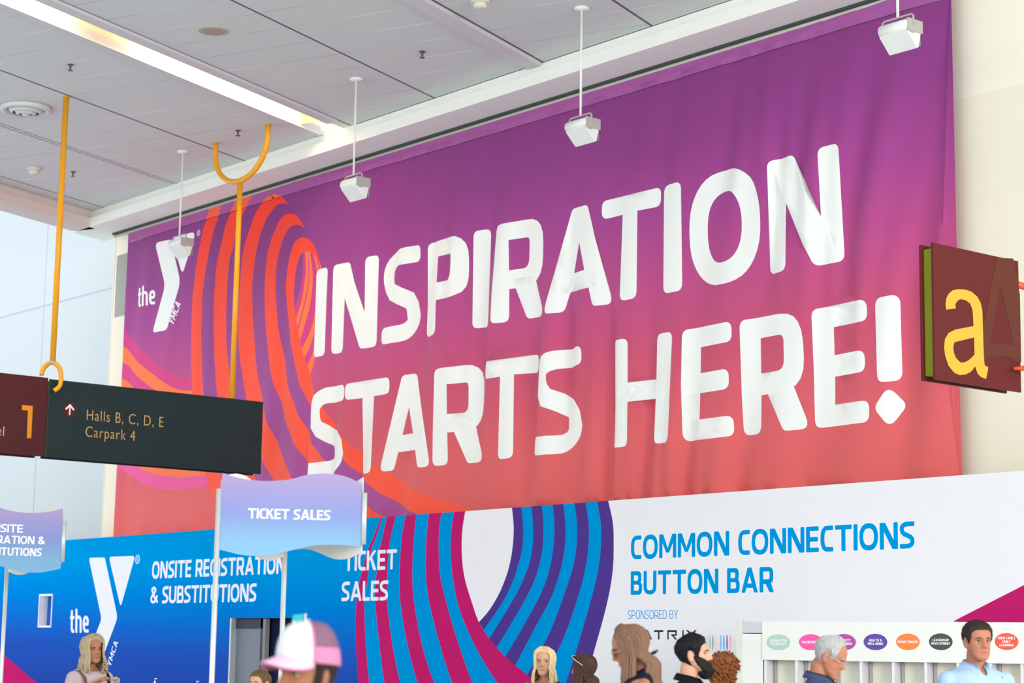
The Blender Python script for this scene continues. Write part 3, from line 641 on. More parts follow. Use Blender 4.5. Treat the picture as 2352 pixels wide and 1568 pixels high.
# white ground right of the stripes
wr = crom(s[9], 3)
L.append((yp([(1003, 1100)]+wr+[(2900, 2600), (2900, 900)]), 'white'))
L.append(([(-14, -.5), (6, -.5), (6, 5), (-14, 5)], 'white'))
for i in range(0, 9): L.append((pband(b[i], b[i+1]), 'purple' if i % 2 == 0 else 'cyan'))
for i in range(0, 9): L.append((pband(s[i], s[i+1]), 'magenta' if i % 2 == 0 else 'cyan'))
L.append((yp([(-400, 1155), (0, 1495.5), (85, 1568), (300, 1750), (300, 2500), (-400, 2500)]), 'magenta'))
L.append((yp([(2189, 1426.5), (2352, 1343), (2700, 1165), (2700, 1480)]), 'magenta2'))
# emblem and words
wall_em = []
for pc in ([(683, 604, .05), (806, 603, .05), (905, 1065, .17), (700, 1610, .08), (560, 1640, .04), (782, 1075, .15)], [(838, 598, .05), (1040, 590, .06), (928, 985, .045)]):
    wall_em.append((rounded([tuple(on_y(*K0([(x, y)])[0], YP)[[0, 2]])+(r,) for x, y, r in pc], 7), False))
Pp = lambda x, y: tuple(on_y(*K0([(x, y)])[0], YP)[[0, 2]])
wall_em += word_between('the', Pp(540, 1183), Pp(684, 1180), Pp(541, 1008), .17, .14, .09, .04, YP, (.33, .52, .5))
wall_em += word_between('YMCA', Pp(850, 1448), Pp(909, 1255), Pp(822, 1425), .19, .17, .12, .05, YP, (.8, 1.0, .75, .85))
q = Pp(1058, 617); wall_em += reg_mark(q[0], q[1], .082)
for p, hl in wall_em: L.append((p, None if hl else '^emblem'))
def words(st, x0, x1, base, cap, lab, s_=.205, h_=.178, gap=.085, r=.05):
    for p, hl in text(st, x0, x1, base, cap, s_, h_, gap, r): L.append((p, None if hl else lab))
words('ONSITE REGISTRATION', -31.88, -27.59, 2.865, .30, '^ltr')
words('& SUBSTITUTIONS', -31.90, -28.42, 2.425, .30, '^ltr')
words('TICKET', -25.93, -24.55, 2.865, .30, '^ltr')
words('SALES', -25.97, -24.75, 2.405, .30, '^ltr')
words('COMMON CONNECTIONS', -19.40, -14.71, 2.875, .305, '^blu')
words('BUTTON BAR', -19.40, -16.87, 2.415, .305, '^blu')
words('SPONSORED BY', -19.45, -18.52, 2.105, .112, '^thin', .10, .09, .11, .0)
# wide square sponsor lettering (partly hidden by heads)
for c, x in (('M', 1447), ('A', 1474), ('T', 1502.3), ('R', 1532.7), ('I', 1567), ('X', 1575.5)):
    x0 = on_y(x, 1460, YP)[0]; W = .175 if c != 'I' else .03; cp = .118
    if c == 'R': g_ = [[(0, 0, 0), (.22, 0, 0), (.22, 1, 0), (0, 1, 0)], [(0, .79, 0), (1.45, .79, 0), (1.45, 1, 0), (0, 1, 0)], [(1.23, .4, 0), (1.45, .4, 0), (1.45, 1, 0), (1.23, 1, 0)], [(.62, .4, 0), (1.45, .4, 0), (1.45, .55, 0), (.62, .58, 0)], [(.62, .5, 0), (.9, .5, 0), (1.52, 0, 0), (1.18, 0, 0)]]
    elif c == 'A': g_ = [[(0, 0, 0), (.28, 0, 0), (.98, 1, 0), (.66, 1, 0)], [(1.64, 0, 0), (1.34, 0, 0), (.66, 1, 0), (.98, 1, 0)]]
    elif c == 'T': g_ = [[(0, .79, 0), (1.45, .79, 0), (1.45, 1, 0), (0, 1, 0)], [(.61, 0, 0), (.85, 0, 0), (.85, .9, 0), (.61, .9, 0)]]
    elif c == 'X': g_ = [[(0, 0, 0), (.34, 0, 0), (1.65, 1, 0), (1.31, 1, 0)], [(1.65, 0, 0), (1.31, 0, 0), (0, 1, 0), (.34, 1, 0)]]
    elif c == 'I': g_ = [[(0, 0, 0), (.23, 0, 0), (.23, 1, 0), (0, 1, 0)]]
    else: g_ = [[(0, 0, 0), (.22, 0, 0), (.22, 1, 0), (0, 1, 0)], [(1.3, 0, 0), (1.48, 0, 0), (1.48, 1, 0), (1.3, 1, 0)], [(0, 1, 0), (.2, 1, 0), (.83, .4, 0), (.65, .4, 0)], [(1.48, 1, 0), (1.28, 1, 0), (.65, .4, 0), (.83, .4, 0)]]
    for p in g_: L.append(([(x0+a*cp, 1.845+z*cp) for a, z, _ in p], '^blk'))
# openings: doorway and small window are cut out of the sheet
DX0, DX1, DZ = on_y(531, 1420, YP)[0], on_y(694, 1420, YP)[0], 2.16
WX0, WX1, WZ0, WZ1 = on_y(90.5, 1400, YP)[0], on_y(119, 1400, YP)[0], 2.04, 2.62
ops = [[(DX0, -.1), (DX1, -.1), (DX1, DZ), (DX0, DZ)], [(WX0, WZ0), (WX1, WZ0), (WX1, WZ1), (WX0, WZ1)]]
for op in ops: L.append((op, '^cut'))
ov2, tr2, lab2 = sheet(L, [(XP0, 0), (XP1, 0), (XP1, ZP), (XP0, ZP)])
plc = lambda x, z: (x+24, 0, z)
pm_blue = gradmat('partition_blue_print', [(0, (40, 66, 156)), (.30, (36, 84, 182)), (.42, (20, 104, 200)), (.56, (0, 128, 212)), (.75, (0, 146, 218)), (1, (0, 146, 214))], 'Z', .3, 3.7, .5, .035)
pm = {'': pm_blue, 'white': mat('partition_white_print', (236, 236, 242), .5, noise=.004), 'purple': mat('partition_purple_print', (80, 58, 142), .5, noise=.02, scale=1),
      'cyan': mat('partition_cyan_print', (0, 146, 216), .5, noise=.02, scale=1), 'magenta': mat('partition_magenta_print', (190, 34, 108), .5, noise=.02, scale=1), 'magenta2': mat('partition_magenta_print', (190, 34, 108))}
keys = list(pm)
face = [i for i, l in enumerate(lab2) if l in ('', 'white')]
art = [i for i, l in enumerate(lab2) if l in ('purple', 'cyan', 'magenta', 'magenta2')]
o = link('panel', submesh(ov2, tr2, face, plc), [pm_blue, pm['white']], part); o.data.polygons.foreach_set('material_index', [1 if lab2[i] == 'white' else 0 for i in face])
o = link('stripe_artwork', submesh(ov2, tr2, art, plc), [pm[k] for k in keys], part); o.data.polygons.foreach_set('material_index', [keys.index(lab2[i]) for i in art]); tag(o, 'magenta, blue and purple looping stripes')
m_ltr = mat('partition_lettering_white', (232, 234, 246), .5, noise=.005); m_cb = mat('partition_lettering_blue', (0, 150, 220), .5, noise=.01)
for nm, lb, m_, lbl in (('lettering', '^ltr', m_ltr, 'white capitals for registration and ticket sales'), ('emblem', '^emblem', m_ltr, 'white Y emblem with small words'),
                        ('lettering', '^blu', m_cb, 'blue capitals COMMON CONNECTIONS BUTTON BAR'), ('lettering', '^thin', m_cb, 'thin blue capitals SPONSORED BY'), ('lettering', '^blk', mat('sponsor_black', (40, 38, 46), .5), 'wide black sponsor lettering')):
    ids = [i for i, l in enumerate(lab2) if l == lb]
    if ids: tag(link(nm, submesh(ov2, tr2, ids, plc), m_, part), lbl)
# the partition's body behind the print
m_edge = mat('partition_edge_white', (236, 236, 238), .5)
mb = MB(); y0, y1 = .006, .10
X = lambda v: v+24
for x0, x1, z0, z1 in ((XP0, WX0, 0, ZP), (WX0, WX1, 0, WZ0), (WX0, WX1, WZ1, ZP), (WX1, DX0, 0, ZP), (DX0, DX1, DZ, ZP), (DX1, XP1, 0, ZP)): mb.box(X(x0), y0, z0, X(x1), y1, z1)
mb.build('backing_board', m_edge, part)
m_al = mat('brushed_aluminium', (190, 196, 198), .35, .5)
mb = MB(); mb.box(X(WX0)-.02, -.012, WZ0-.03, X(WX0)+.008, .165, WZ1+.03); mb.box(X(WX1)-.008, -.012, WZ0-.03, X(WX1)+.02, .165, WZ1+.03); mb.box(X(WX0), -.012, WZ0-.03, X(WX1), .165, WZ0+.008); mb.box(X(WX0), -.012, WZ1-.008, X(WX1), .165, WZ1+.03)
mb.build('window_frame', m_edge, part)
mb = MB(); mb.box(X(WX0)-.05, .165, WZ0-.05, X(WX1)+.05, .18, WZ1+.05); mb.build('window_back_panel', mat('deep_blue_board', (40, 100, 190), .6), part)
# doorway: frame, grey leaf, navy curtain
mb = MB(); mb.box(X(DX0), -.02, 0, X(DX0)+.045, .12, DZ); mb.box(X(DX1)-.03, -.01, 0, X(DX1), .12, DZ); mb.build('door_frame', m_al, part)
dl0, dl1 = on_y(534, 1500, 18.08)[0], on_y(603, 1500, 18.08)[0]
door = MB(); door.box(X(dl0), .07, 0, X(dl1), .11, .12); door.box(X(dl0), .07, 1.99, X(dl1), .11, 2.15); door.box(X(dl0), .07, 0, X(dl0)+.075, .11, 2.15); door.box(X(dl1)-.065, .07, 0, X(dl1), .11, 2.15)
dfr = door.build('door', mat('door_slate_frame', (52, 60, 78), .5), part)
mb = MB(); mb.box(X(dl0)+.07, .085, .1, X(dl1)-.06, .10, 2.0); mb.build('door_panel', mat('door_grey_panel', (108, 114, 128), .4, noise=.05, scale=1.2), dfr)
p0 = on_y(605.5, 1500, 18.08)[0]; mb = MB(); mb.box(X(p0), .05, 0, X(p0)+.075, .13, DZ-.01); mb.build('door_post', mat('door_post_grey', (132, 134, 132), .5), part)
bm = bmesh.new(); n = 90; x0, x1 = X(dl0)-.6, X(DX1)+.1; prev = None
for i in range(n+1):
    xx = x0+(x1-x0)*i/n; yy = .32+.035*math.sin(xx*22)+.02*math.sin(xx*9)
    a, c = bm.verts.new((xx, yy, .02)), bm.verts.new((xx, yy, 2.35))
    if prev: bm.faces.new((prev[0], a, c, prev[1]))
    prev = (a, c)
me = bpy.data.meshes.new('m'); bm.to_mesh(me); bm.free(); link('curtain', me, mat('navy_curtain', (34, 44, 84), .85, noise=.05), part, True)

# ------------------------------------------------------------------ hanging fixtures
m_yel = mat('yellow_paint', (240, 168, 24), .35, noise=.01)
m_lamp = mat('lamp_white', (236, 238, 234), .35, noise=.006); m_lampg = mat('lamp_grey', (176, 174, 168), .4)
lampz = None
def pendant(cx, cy, zb, lab):
    o = empty('pendant_floodlight', (cx, cy, ZC), 0, lab, 'pendant lamp', 'white floodlights hung along the banner')
    d = zb-ZC
    mb = MB(); mb.lathe([(.10, 0), (.10, -.022), (.03, -.04)], n=24); mb.build('ceiling_rose', m_lamp, o, True)
    mb = MB(); mb.tube([(0, 0, -.02), (0, 0, d)], .016, 10); mb.build('rod', m_lamp, o, True)
    # bracket: inverted U along x
    mb = MB(); w = .215
    mb.tube([(-w, 0, d-.13), (-w, 0, d-.02), (-w+.03, 0, d), (w-.03, 0, d), (w, 0, d-.02), (w, 0, d-.13)], .012, 8); mb.build('bracket', m_lampg, o, True)
    # body: rounded back cylinder, hood opening towards the wall (+y) and down
    mb = MB(); mb.tube([(-.205, -.03, d-.13), (-.195, -.03, d-.13), (.195, -.03, d-.13), (.205, -.03, d-.13)], [.062, .075, .075, .062], 16)
    mb.build('lamp_housing', m_lamp, o, True)
    prof = [(-.075, d-.17), (-.02, d-.055), (.12, d-.10), (.155, d-.085), (.17, d-.10), (.13, d-.14), (.02, d-.385), (-.04, d-.33), (-.06, d-.22)]
    prof = [(-.085, d-.195), (.0, d-.07), (.13, d-.06), (.17, d-.10), (.105, d-.36), (.085, d-.365)]
    mb = MB(); mb.prism([(-.2, y, z) for y, z in prof], (.4, 0, 0)); bmesh.ops.bevel(mb.bm, geom=list(mb.bm.edges), offset=.008, segments=2, affect='EDGES'); mb.build('hood', m_lamp, o)
    mb = MB(); mb.box(-.175, .14, d-.33, .175, .15, d-.13); me = mb.mesh(); me.transform(Matrix.Translation((0, 0.012, 0))); link('lens', me, m_lampg, o)
    mb = MB(); mb.box(-.212, -.05, d-.215, .212, .02, d-.20, .003); mb.box(.2, -.09, d-.20, .215, .16, d-.06, .003); mb.build('end_cap', m_lampg, o)
    return o
def find_z(cx, cy, yy):
    lo, hi = 5., 10.
    for _ in range(40):
        m_ = (lo+hi)/2
        if proj((cx, cy, m_))[1] > yy: lo = m_
        else: hi = m_
    return lo
z2 = find_z(-23.82, 16.51, 402)
pendant(-29.42, 16.86, find_z(-29.42, 16.86, 541), 'white floodlight on a short rod in front of the Y emblem, farthest left')
pendant(-23.82, 16.51, z2, 'white floodlight on a rod, hanging over the purple above the letters NS')
pendant(-19.11, 16.79, find_z(-19.11, 16.79, 266), 'white floodlight on a rod above the letters RA of the banner')
x4 = at_d(2062, 40, 1); r4 = ray(2062, 41); t4 = 16.7/r4[1]; p4 = EYE+r4*t4
pendant(p4[0], p4[1], p4[2], 'white floodlight at the top right corner of the banner, rod cut by the frame')

# wayfinding sign (green and red boards in line) on yellow rods
SX = -27.70
sg = empty('hanging_sign', (SX, 15.6, 5.0), 0, 'dark green hanging sign reading Halls B, C, D, E and Carpark 4', 'sign')
m_green = mat('sign_dark_green', (10, 40, 42), .45, noise=.02, scale=1); m_red = mat('sign_dark_red', (74, 14, 19), .45, noise=.03, scale=1); m_olive = mat('sign_olive', (104, 108, 52), .5)
m_gold = mat('sign_gold_lettering', (206, 166, 100), .5, noise=.01); m_amber = mat('sign_amber', (226, 142, 22), .45, noise=.01); m_dk = mat('sign_black_edge', (14, 20, 22), .5)
def sbox(name, y0, y1, z0, z1, x0, x1, m, par, org): mb = MB(); mb.box(x0-org[0], y0-org[1], z0-org[2], x1-org[0], y1-org[1], z1-org[2], .004); return mb.build(name, m, par)
og = (SX, 15.6, 5.0)
sbox('front_board', 13.76, 17.55, 4.445, 5.62, SX-.03, SX, m_green, sg, og)
sbox('back_board', 13.76, 17.50, 4.43, 5.61, SX-.19, SX-.16, m_green, sg, og)
sbox('core', 13.80, 17.5, 4.49, 5.585, SX-.16, SX-.03, m_olive, sg, og)
def txt_mesh(st, size, m, loc, rot, par, extr=.003, off=0, name='lettering', label=None, align='LEFT', sx=1, spacing=1):
    cu = bpy.data.curves.new('t', 'FONT'); cu.body = st; cu.size = size; cu.extrude = extr; cu.offset = off; cu.align_x = align; cu.space_character = spacing
    to = bpy.data.objects.new('t', cu); COL.objects.link(to)
    dg = bpy.context.evaluated_depsgraph_get(); me = bpy.data.meshes.new_from_object(to.evaluated_get(dg)); bpy.data.objects.remove(to)
    me.transform(Matrix.Diagonal((sx, 1, 1, 1))); me.transform(Matrix.Rotation(rot[0], 4, 'X')); me.transform(Matrix.Rotation(rot[2], 4, 'Z')); me.transform(Matrix.Translation(loc))
    me.materials.clear(); o = link(name, me, m, par); tag(o, label); return o
HP = math.pi/2
def sl(y, z, dx=.002): return (dx, y-15.6, z-5.0)
txt_mesh('Halls B, C, D, E', .235, m_gold, sl(14.385, 5.055), (HP, 0, HP), sg, .002, -.0025, sx=.80, spacing=1.12)
txt_mesh('Carpark 4', .235, m_gold, sl(14.385, 4.80), (HP, 0, HP), sg, .002, -.0025, sx=.80, spacing=1.12)
# arrow roundel
mb = MB(); mb.prism([(0.0015, 14.11-15.6+.118*math.cos(a*math.pi/20), 5.18-5+.108*math.sin(a*math.pi/20)) for a in range(40)], (.004, 0, 0)); ar = mb.build('arrow_roundel', m_red, sg)
arp = [([(14.098, 5.105), (14.122, 5.105), (14.122, 5.24), (14.098, 5.24)], False), ([(14.03, 5.195), (14.052, 5.175), (14.13, 5.255), (14.11, 5.275)], False), ([(14.19, 5.195), (14.168, 5.175), (14.09, 5.255), (14.11, 5.275)], False)]
flat_print('arrow', arp, lambda y, z: (.008, y-15.6, z-5), m_white, ar, 'white upward arrow')
# red board
sr = empty('hanging_sign', (SX, 12.3, 5.0), 0, 'dark red hanging sign board with a large amber 1, cut by the left edge', 'sign')
ogr = (SX, 12.3, 5.0)
sbox('front_board', 10.4, 13.735, 4.445, 5.635, SX-.03, SX, m_red, sr, ogr); sbox('back_board', 10.4, 13.66, 4.43, 5.62, SX-.19, SX-.16, m_red, sr, ogr); sbox('core', 10.4, 13.69, 4.49, 5.6, SX-.16, SX-.03, m_olive, sr, ogr)
q = [on_x(x, y, SX) for x, y in ((75, 932), (71.5, 1006), (61.5, 1006), (64, 943), (50, 941), (50.5, 930))]
mb = MB(); mb.prism([(.001, p[1]-12.3, p[2]-5) for p in q], (.004, 0, 0)); mb.build('numeral', m_amber, sr)
pz = on_x(10.5, 1001, SX)
txt_mesh('Level', .21, mat('sign_pale_lettering', (214, 196, 160), .5), (.002, pz[1]-12.3, pz[2]-5), (HP, 0, HP), sr, .002, -.002, align='RIGHT', sx=.82, spacing=1.1)
# yellow rods
yr = empty('sign_rod', (-27.75, 13.78, 5.6), 0, 'straight yellow rod from the ceiling, looped over the joint of the hanging signs', 'sign rod')
mb = MB(); mb.tube([(0.07, 0, .30), (0.07, 0, 4.40)], .046, 14); mb.build('rod', m_yel, yr, True)
mb = MB(); L_ = [(-.155, -.03, -.06)]+[(-.02+.14*math.cos(math.radians(a)), 0, .10+.15*math.sin(math.radians(a))) for a in range(180, -1, -15)]+[(.125, .03, 0), (.11, .04, -.10), (.075, .05, -.13)]
L_ = crom([(-.06, -.10, .08), (-.06, -.10, .14), (-.02, -.06, .23), (.07, -.0, .27), (.13, .08, .20), (.13, .12, .06), (.12, .11, -.08), (.10, .03, -.16)], 4)
mb.tube(crom3 if False else [tuple(v) for v in L_], .036, 12); mb.build('hook', m_yel, yr, True)
mb = MB(); mb.lathe([(.06, 0), (.06, .03), (.05, .035)], (0.07, 0, .26), 16); mb.build('collar', m_lampg, yr)
yf = empty('sign_rod', (-27.70, 16.97, 5.6), 0, 'yellow rod ending in a U-shaped fork against the ceiling', 'sign rod')
stem_top = find_z(-27.72, 16.97, 415)
mb = MB(); mb.tube([(-.02, 0, .025), (-.02, 0, stem_top-5.6)], .044, 14); mb.build('rod', m_yel, yf, True)
fx0, fx1 = -28.54+27.70, -26.93+27.70
pts = []
zt = ZC-5.6; zb_ = stem_top-5.6-.0
cx_ = (fx0+fx1)/2; hw = (fx1-fx0)/2
for k in range(0, 25):
    a = math.pi+math.pi*k/24; pts.append((cx_+hw*math.cos(a), 0, zt-.18+(zt-.18-zb_)*math.sin(a)))
pts = [(fx0, 0, zt)]+pts+[(fx1, 0, zt)]
mb = MB(); mb.tube(pts, .046, 14); mb.build('fork', m_yel, yf, True)

# square 'a' sign on the right
AX = -10.8
p0, p1, p2, p3 = [on_x(x, y, AX) for x, y in ((2143, 558), (2339, 598), (2150, 872), (2347, 900))]
ay0, ay1, az0, az1 = p0[1], p1[1], (p2[2]+p3[2])/2, (p0[2]+p1[2])/2
oa = (AX, (ay0+ay1)/2, (az0+az1)/2)
sa = empty('hanging_sign', oa, 0, 'square dark red hanging sign with a large amber letter a', 'sign')
m_red2 = mat('sign_brown_red', (94, 30, 31), .5, noise=.02, scale=1)
sbox('front_board', ay0, ay1, az0, az1, AX-.025, AX, m_red2, sa, oa); sbox('back_board', ay0+.0, ay1-.03, az0-.0, az1+.0, AX-.155, AX-.13, m_red2, sa, oa)
sbox('core', ay0+.03, ay1-.05, az0+.04, az1-.04, AX-.13, AX-.025, mat('sign_core_olive', (124, 132, 30), .5), sa, oa)
def T_(p): return cv(2080, 520, 3.5625, p)
def xa(pts): return [tuple(on_x(x, y, AX)[[1, 2]]) for x, y in pts]
outer = T_([(330, 680), (324, 640), (330, 590), (350, 550), (385, 522), (430, 512), (490, 517), (540, 535), (585, 575), (612, 625), (626, 690), (630, 800), (634, 960), (640, 1090), (645, 1135), (675, 1152), (657, 1247), (615, 1232), (585, 1200), (568, 1145), (530, 1190), (490, 1210), (440, 1216), (395, 1195), (350, 1140), (322, 1060), (313, 990), (320, 920), (350, 870), (405, 843), (553, 815), (550, 740), (545, 680), (525, 630), (490, 603), (450, 595), (425, 605), (405, 635), (408, 670)])
innr = T_([(398, 946), (558, 908), (562, 1048), (520, 1090), (480, 1112), (445, 1112), (410, 1075), (392, 1030), (388, 985)])
flat_print('lettering', [(xa(outer), False), (xa(innr), True)], lambda y, z: (.003, y-oa[1], z-oa[2]), mat('sign_ochre', (218, 166, 60), .5, noise=.01), sa, 'large amber lower-case a')
ghost = T_([(748, 255), (880, 262), (935, 560), (945, 1110), (885, 1105), (880, 1070), (700, 1060), (668, 1075), (640, 1085), (632, 940), (640, 800), (668, 650), (705, 450)])
gh_h = T_([(775, 480), (690, 950), (885, 975)])
flat_print('ghost_letter', [(xa(ghost), False), (xa(gh_h), True)], lambda y, z: (.0015, y-oa[1], z-oa[2]), mat('sign_ghost_brown', (92, 44, 34), .5), sa, 'faint brown letter')
so = empty('sign_rod', oa, 0, 'orange tubular bracket stub holding the red a sign at the right edge', 'sign rod')
m_orr = mat('orange_rod_paint', (232, 86, 38), .35, noise=.01)
e0, e1 = on_x(2328, 846, AX+.05), on_x(2336, 655, AX-.07)
mb = MB()
for e in (e0,): mb.tube([(e[0]-oa[0], e[1]-oa[1], e[2]-oa[2]), (e[0]-oa[0]+.10, e[1]-oa[1]+.16, e[2]-oa[2]+.01), (e[0]-oa[0]+.10, e[1]-oa[1]+.55, e[2]-oa[2]+.05)], [.014, .032, .032], 12)
mb.build('lower_arm', m_orr, so, True)
mb = MB(); e = e1; mb.tube([(e[0]-oa[0], e[1]-oa[1]-.04, e[2]-oa[2]+.01), (e[0]-oa[0], e[1]-oa[1]+.15, e[2]-oa[2]), (e[0]-oa[0]+.1, e[1]-oa[1]+.6, e[2]-oa[2]-.2)], .032, 12); mb.build('upper_arm', m_orr, so, True)
mb = MB(); mb.tube([(.10, ay1-oa[1]+.55, -.3), (.10, ay1-oa[1]+.6, 4.5)], .04, 12); mb.build('rod', m_orr, so, True)
# ------------------------------------------------------------------ three-sided totem signs
m_tube_w = mat('totem_pole_silver', (206, 208, 208), .3, .35)
m_pan_in = mat('totem_inside_white', (228, 226, 222), .6)
m_tot = gradmat('totem_print_lilac_to_blue', [(0, (126, 172, 204)), (.22, (122, 165, 200)), (.5, (126, 138, 192)), (.8, (150, 138, 184)), (1, (160, 142, 180))], 'Z', 2.22, 2.84, .5)
m_tlet = mat('totem_lettering_white', (240, 240, 246), .5)
TOP = [(505, 1083.5), (516, 1087), (530, 1091.5), (555, 1097), (580, 1100), (605, 1101), (630, 1100), (655, 1097.5), (672, 1094), (690, 1088), (710, 1083.5), (735, 1081.5), (760, 1082), (785, 1086), (805, 1092.5), (829, 1104.5)]
BOT = [(500, 1261), (520, 1266), (546, 1272.5), (570, 1275.5), (596, 1276), (620, 1273.5), (645, 1268), (670, 1261.5), (695, 1255.5), (720, 1250.5), (744, 1248.5), (770, 1248.5), (794, 1249.5), (829, 1253)]
def uz(pts):
    a, c = at_d(502, 1261, 13.6), at_d(829, 1253, 13.6); L_ = np.linalg.norm((c-a)[:2]); d = (c-a)[:2]/L_; out = []
    for x, y in pts:
        q = at_d(x, y, 13.6); out.append(((q[:2]-a[:2]) @ d/L_, q[2]))
    return out
T_uz, B_uz = uz(TOP), uz(BOT); tilt = (B_uz[-1][1]-B_uz[0][1])*0
def totem(label, xl, yl, Z, xr, Zr, flip, lines, poles):
    A = at_d(xl, yl, Z)[:2]; Bq = at_d(xr, yl, Zr)[:2]; W = np.linalg.norm(Bq-A); d = (Bq-A)/W
    n = np.array([-d[1], d[0]]);  n = n if n @ FWD[:2] > 0 else -n
    C_ = (A+Bq)/2+n*W*.866
    o = empty('totem_sign', (A[0], A[1], 0), 0, label, 'sign'); P = [A, Bq, C_]
    for k in range(3):
        p, q = P[k], P[(k+1) % 3]; dd = (q-p)/np.linalg.norm(q-p); nn = np.array([dd[1], -dd[0]]); cen = (A+Bq+C_)/3
        if nn @ ((p+q)/2-cen) < 0: nn = -nn
        f = (lambda u: 1-u) if flip else (lambda u: u)
        top = [(f(u), z) for u, z in T_uz]; bot = [(f(u), z) for u, z in B_uz]
        if flip: top = top[::-1]; bot = bot[::-1]
        poly = bot+top[::-1]
        e = .012
        def pl(u, z, off): v = p+dd*(e+u*(W-2*e))+nn*off; return (v[0]-A[0], v[1]-A[1], z)
        mb = MB(); mb.prism([pl(u, z, 0) for u, z in poly], (nn[0]*.005, nn[1]*.005, 0)); pn = mb.build('panel', m_pan_in, o)
        flat_print('print', [(poly, False)], lambda u, z: pl(u, z, .0065), m_tot, pn, 'lilac to light blue printed face')
        for st, cx, base, cap, wd in lines:
            polys = text(st, 0, wd, 0, cap, .2, .17, .07, .03)
            flat_print('lettering', polys, lambda x, z: pl((cx*W-wd/2+x-e)/(W-2*e), base+z, .008), m_tlet, pn, 'white capitals '+st)
    for k, z0, z1 in poles:
        q = P[k]-A; q = q+(P[k]-(A+Bq+C_)/3)/W*.012
        mb = MB(); mb.tube([(q[0], q[1], z0), (q[0], q[1], z1)], .0185, 10); mb.build('pole', m_tube_w, o, True)
        if z0 < .1: mb = MB(); mb.lathe([(.16, 0), (.16, .012), (.02, .02)], (q[0], q[1], 0), 20); mb.build('foot', m_tube_w, o, True)
    return o
zt = at_d(660, 1190, 13.6)[2]
totem('three-sided lilac and blue totem sign reading TICKET SALES on two silver poles', 500, 1261, 13.6, 832, 13.75, False,
      [('TICKET SALES', .485, zt, .0685, .555)], [(0, 0, 2.69), (1, 2.34, 2.69), (2, 0, 2.69)])
zz = [at_d(60, y, 17.3)[2] for y in (1223.5, 1249.5, 1277)]
totem('three-sided totem sign reading ONSITE REGISTRATION & SUBSTITUTIONS, cut by the left edge', -126, 1304, 17.1, 141, 17.3, True,
      [('ONSITE', .482, zz[0], .068, .32), ('REGISTRATION &', .4895, zz[1], .068, .68), ('SUBSTITUTIONS', .507, zz[2], .068, .605)], [(0, 2.34, 2.69), (1, 2.34, 2.69), (2, 0, 2.69)])

# teal placard on a stand behind the cap
tp = at_d(687, 1430, 8.2)
te = empty('placard_stand', (tp[0], tp[1], 0), 0, 'small teal placard with white edging just above the pink and white cap', 'sign')
def tpl(px, py, off=0): q = at_d(px, py, 8.2+off); return (q[0]-tp[0], q[1]-tp[1], q[2])
mb = MB(); q = [tpl(673, 1412.5), (tpl(703, 1409.5)), tpl(699, 1442), tpl(667, 1447)]; mb.prism(q, tuple(FWD*.01)); mb.build('board', mat('teal_print', (52, 168, 174), .5), te)
mb = MB(); q = [tpl(701, 1409.7, -.01), tpl(703.5, 1409.3, -.01), tpl(699.5, 1442, -.01), tpl(697, 1442, -.01)]; mb.prism(q, tuple(FWD*.01)); mb.build('edging', m_white, te)
mb = MB(); q = [tpl(673.5, 1426, -.01), tpl(676.5, 1425.5, -.01), tpl(674, 1446, -.01), tpl(671, 1446, -.01)]; mb.prism(q, tuple(FWD*.01)); mb.build('lettering', m_white, te)
mb = MB(); t0 = tpl(684, 1444, .02); mb.tube([(t0[0], t0[1], .01), t0], .012, 8); mb.lathe([(.15, 0), (.15, .01), (.02, .015)], (t0[0], t0[1], 0), 20); mb.build('stand', m_tube_w, te, True)

# ------------------------------------------------------------------ button bar cabinet
CA, CBq = at_d(1697, 1435, 22.6), at_d(2352, 1425, 20.9)
cd = (CBq-CA)[:2]; cd /= np.linalg.norm(cd); cn = np.array([-cd[1], cd[0]]); cn = cn if cn @ FWD[:2] > 0 else -cn
def cabp(px, py, off=0):
    """point of the cabinet front plane (pushed back by off): -> u along the front, z"""
    d_ = ray(px, py); k = ((CA[:2]+cn*off) @ cn)/(d_[:2] @ cn); q = EYE+d_*k; return (q[:2]-CA[:2]) @ cd, q[2]
cab = empty('button_bar_cabinet', (CA[0], CA[1], 0), math.atan2(cd[1], cd[0]), 'long white cabinet with coloured ovals on its fascia and open bins beneath', 'cabinet')
FLIP = 1 if (np.array([-math.sin(cab.rotation_euler.z), math.cos(cab.rotation_euler.z)]) @ cn) > 0 else -1
ZT = (cabp(1800, 1430)[1]+cabp(2340, 1425)[1])/2; ZF = (cabp(1800, 1520)[1]+cabp(2340, 1519.5)[1])/2
UR = cabp(2352, 1500)[0]+1.0; UL = cabp(1752, 1500)[0]
m_cabw = mat('cabinet_white_laminate', (230, 230, 226), .45, noise=.005); m_bin = mat('bin_beige_panel', (236, 230, 214), .7, noise=.02)
DEP = 2.2
mb = MB(); mb.box(UL, -.02, ZF, UR, .03, ZT, .003); fas = mb.build('fascia', m_cabw, cab)
mb = MB(); mb.box(.03, 0, 0, UL, .03, ZT-.14); mb.build('left_front_panel', m_cabw, cab)
mb = MB(); mb.box(.03, .005, ZT-.13, UL+.02, .03, ZT-.005); mb.build('header_plate', m_al, cab)
mb = MB(); mb.box(-.03, -.01, 0, .045, .06, ZT+.01, .004); mb.build('corner_post', mat('post_silver_white', (212, 216, 208), .4, .2), cab)
mb = MB(); mb.box(-.02, .06, 0, 0, DEP, ZT-.02); side = mb.build('side_panel', m_cabw, cab)
mb = MB(); mb.box(0, .03, ZT-.03, UR, DEP, ZT-.01); mb.build('top_panel', m_cabw, cab)
mb = MB(); mb.box(UL, .20, .95, UR, .22, ZT-.05); mb.build('back_panel', m_bin, cab)
mb = MB(); mb.box(UL, -.10, .90, UR, .5, .95, .004); mb.build('counter', m_cabw, cab)
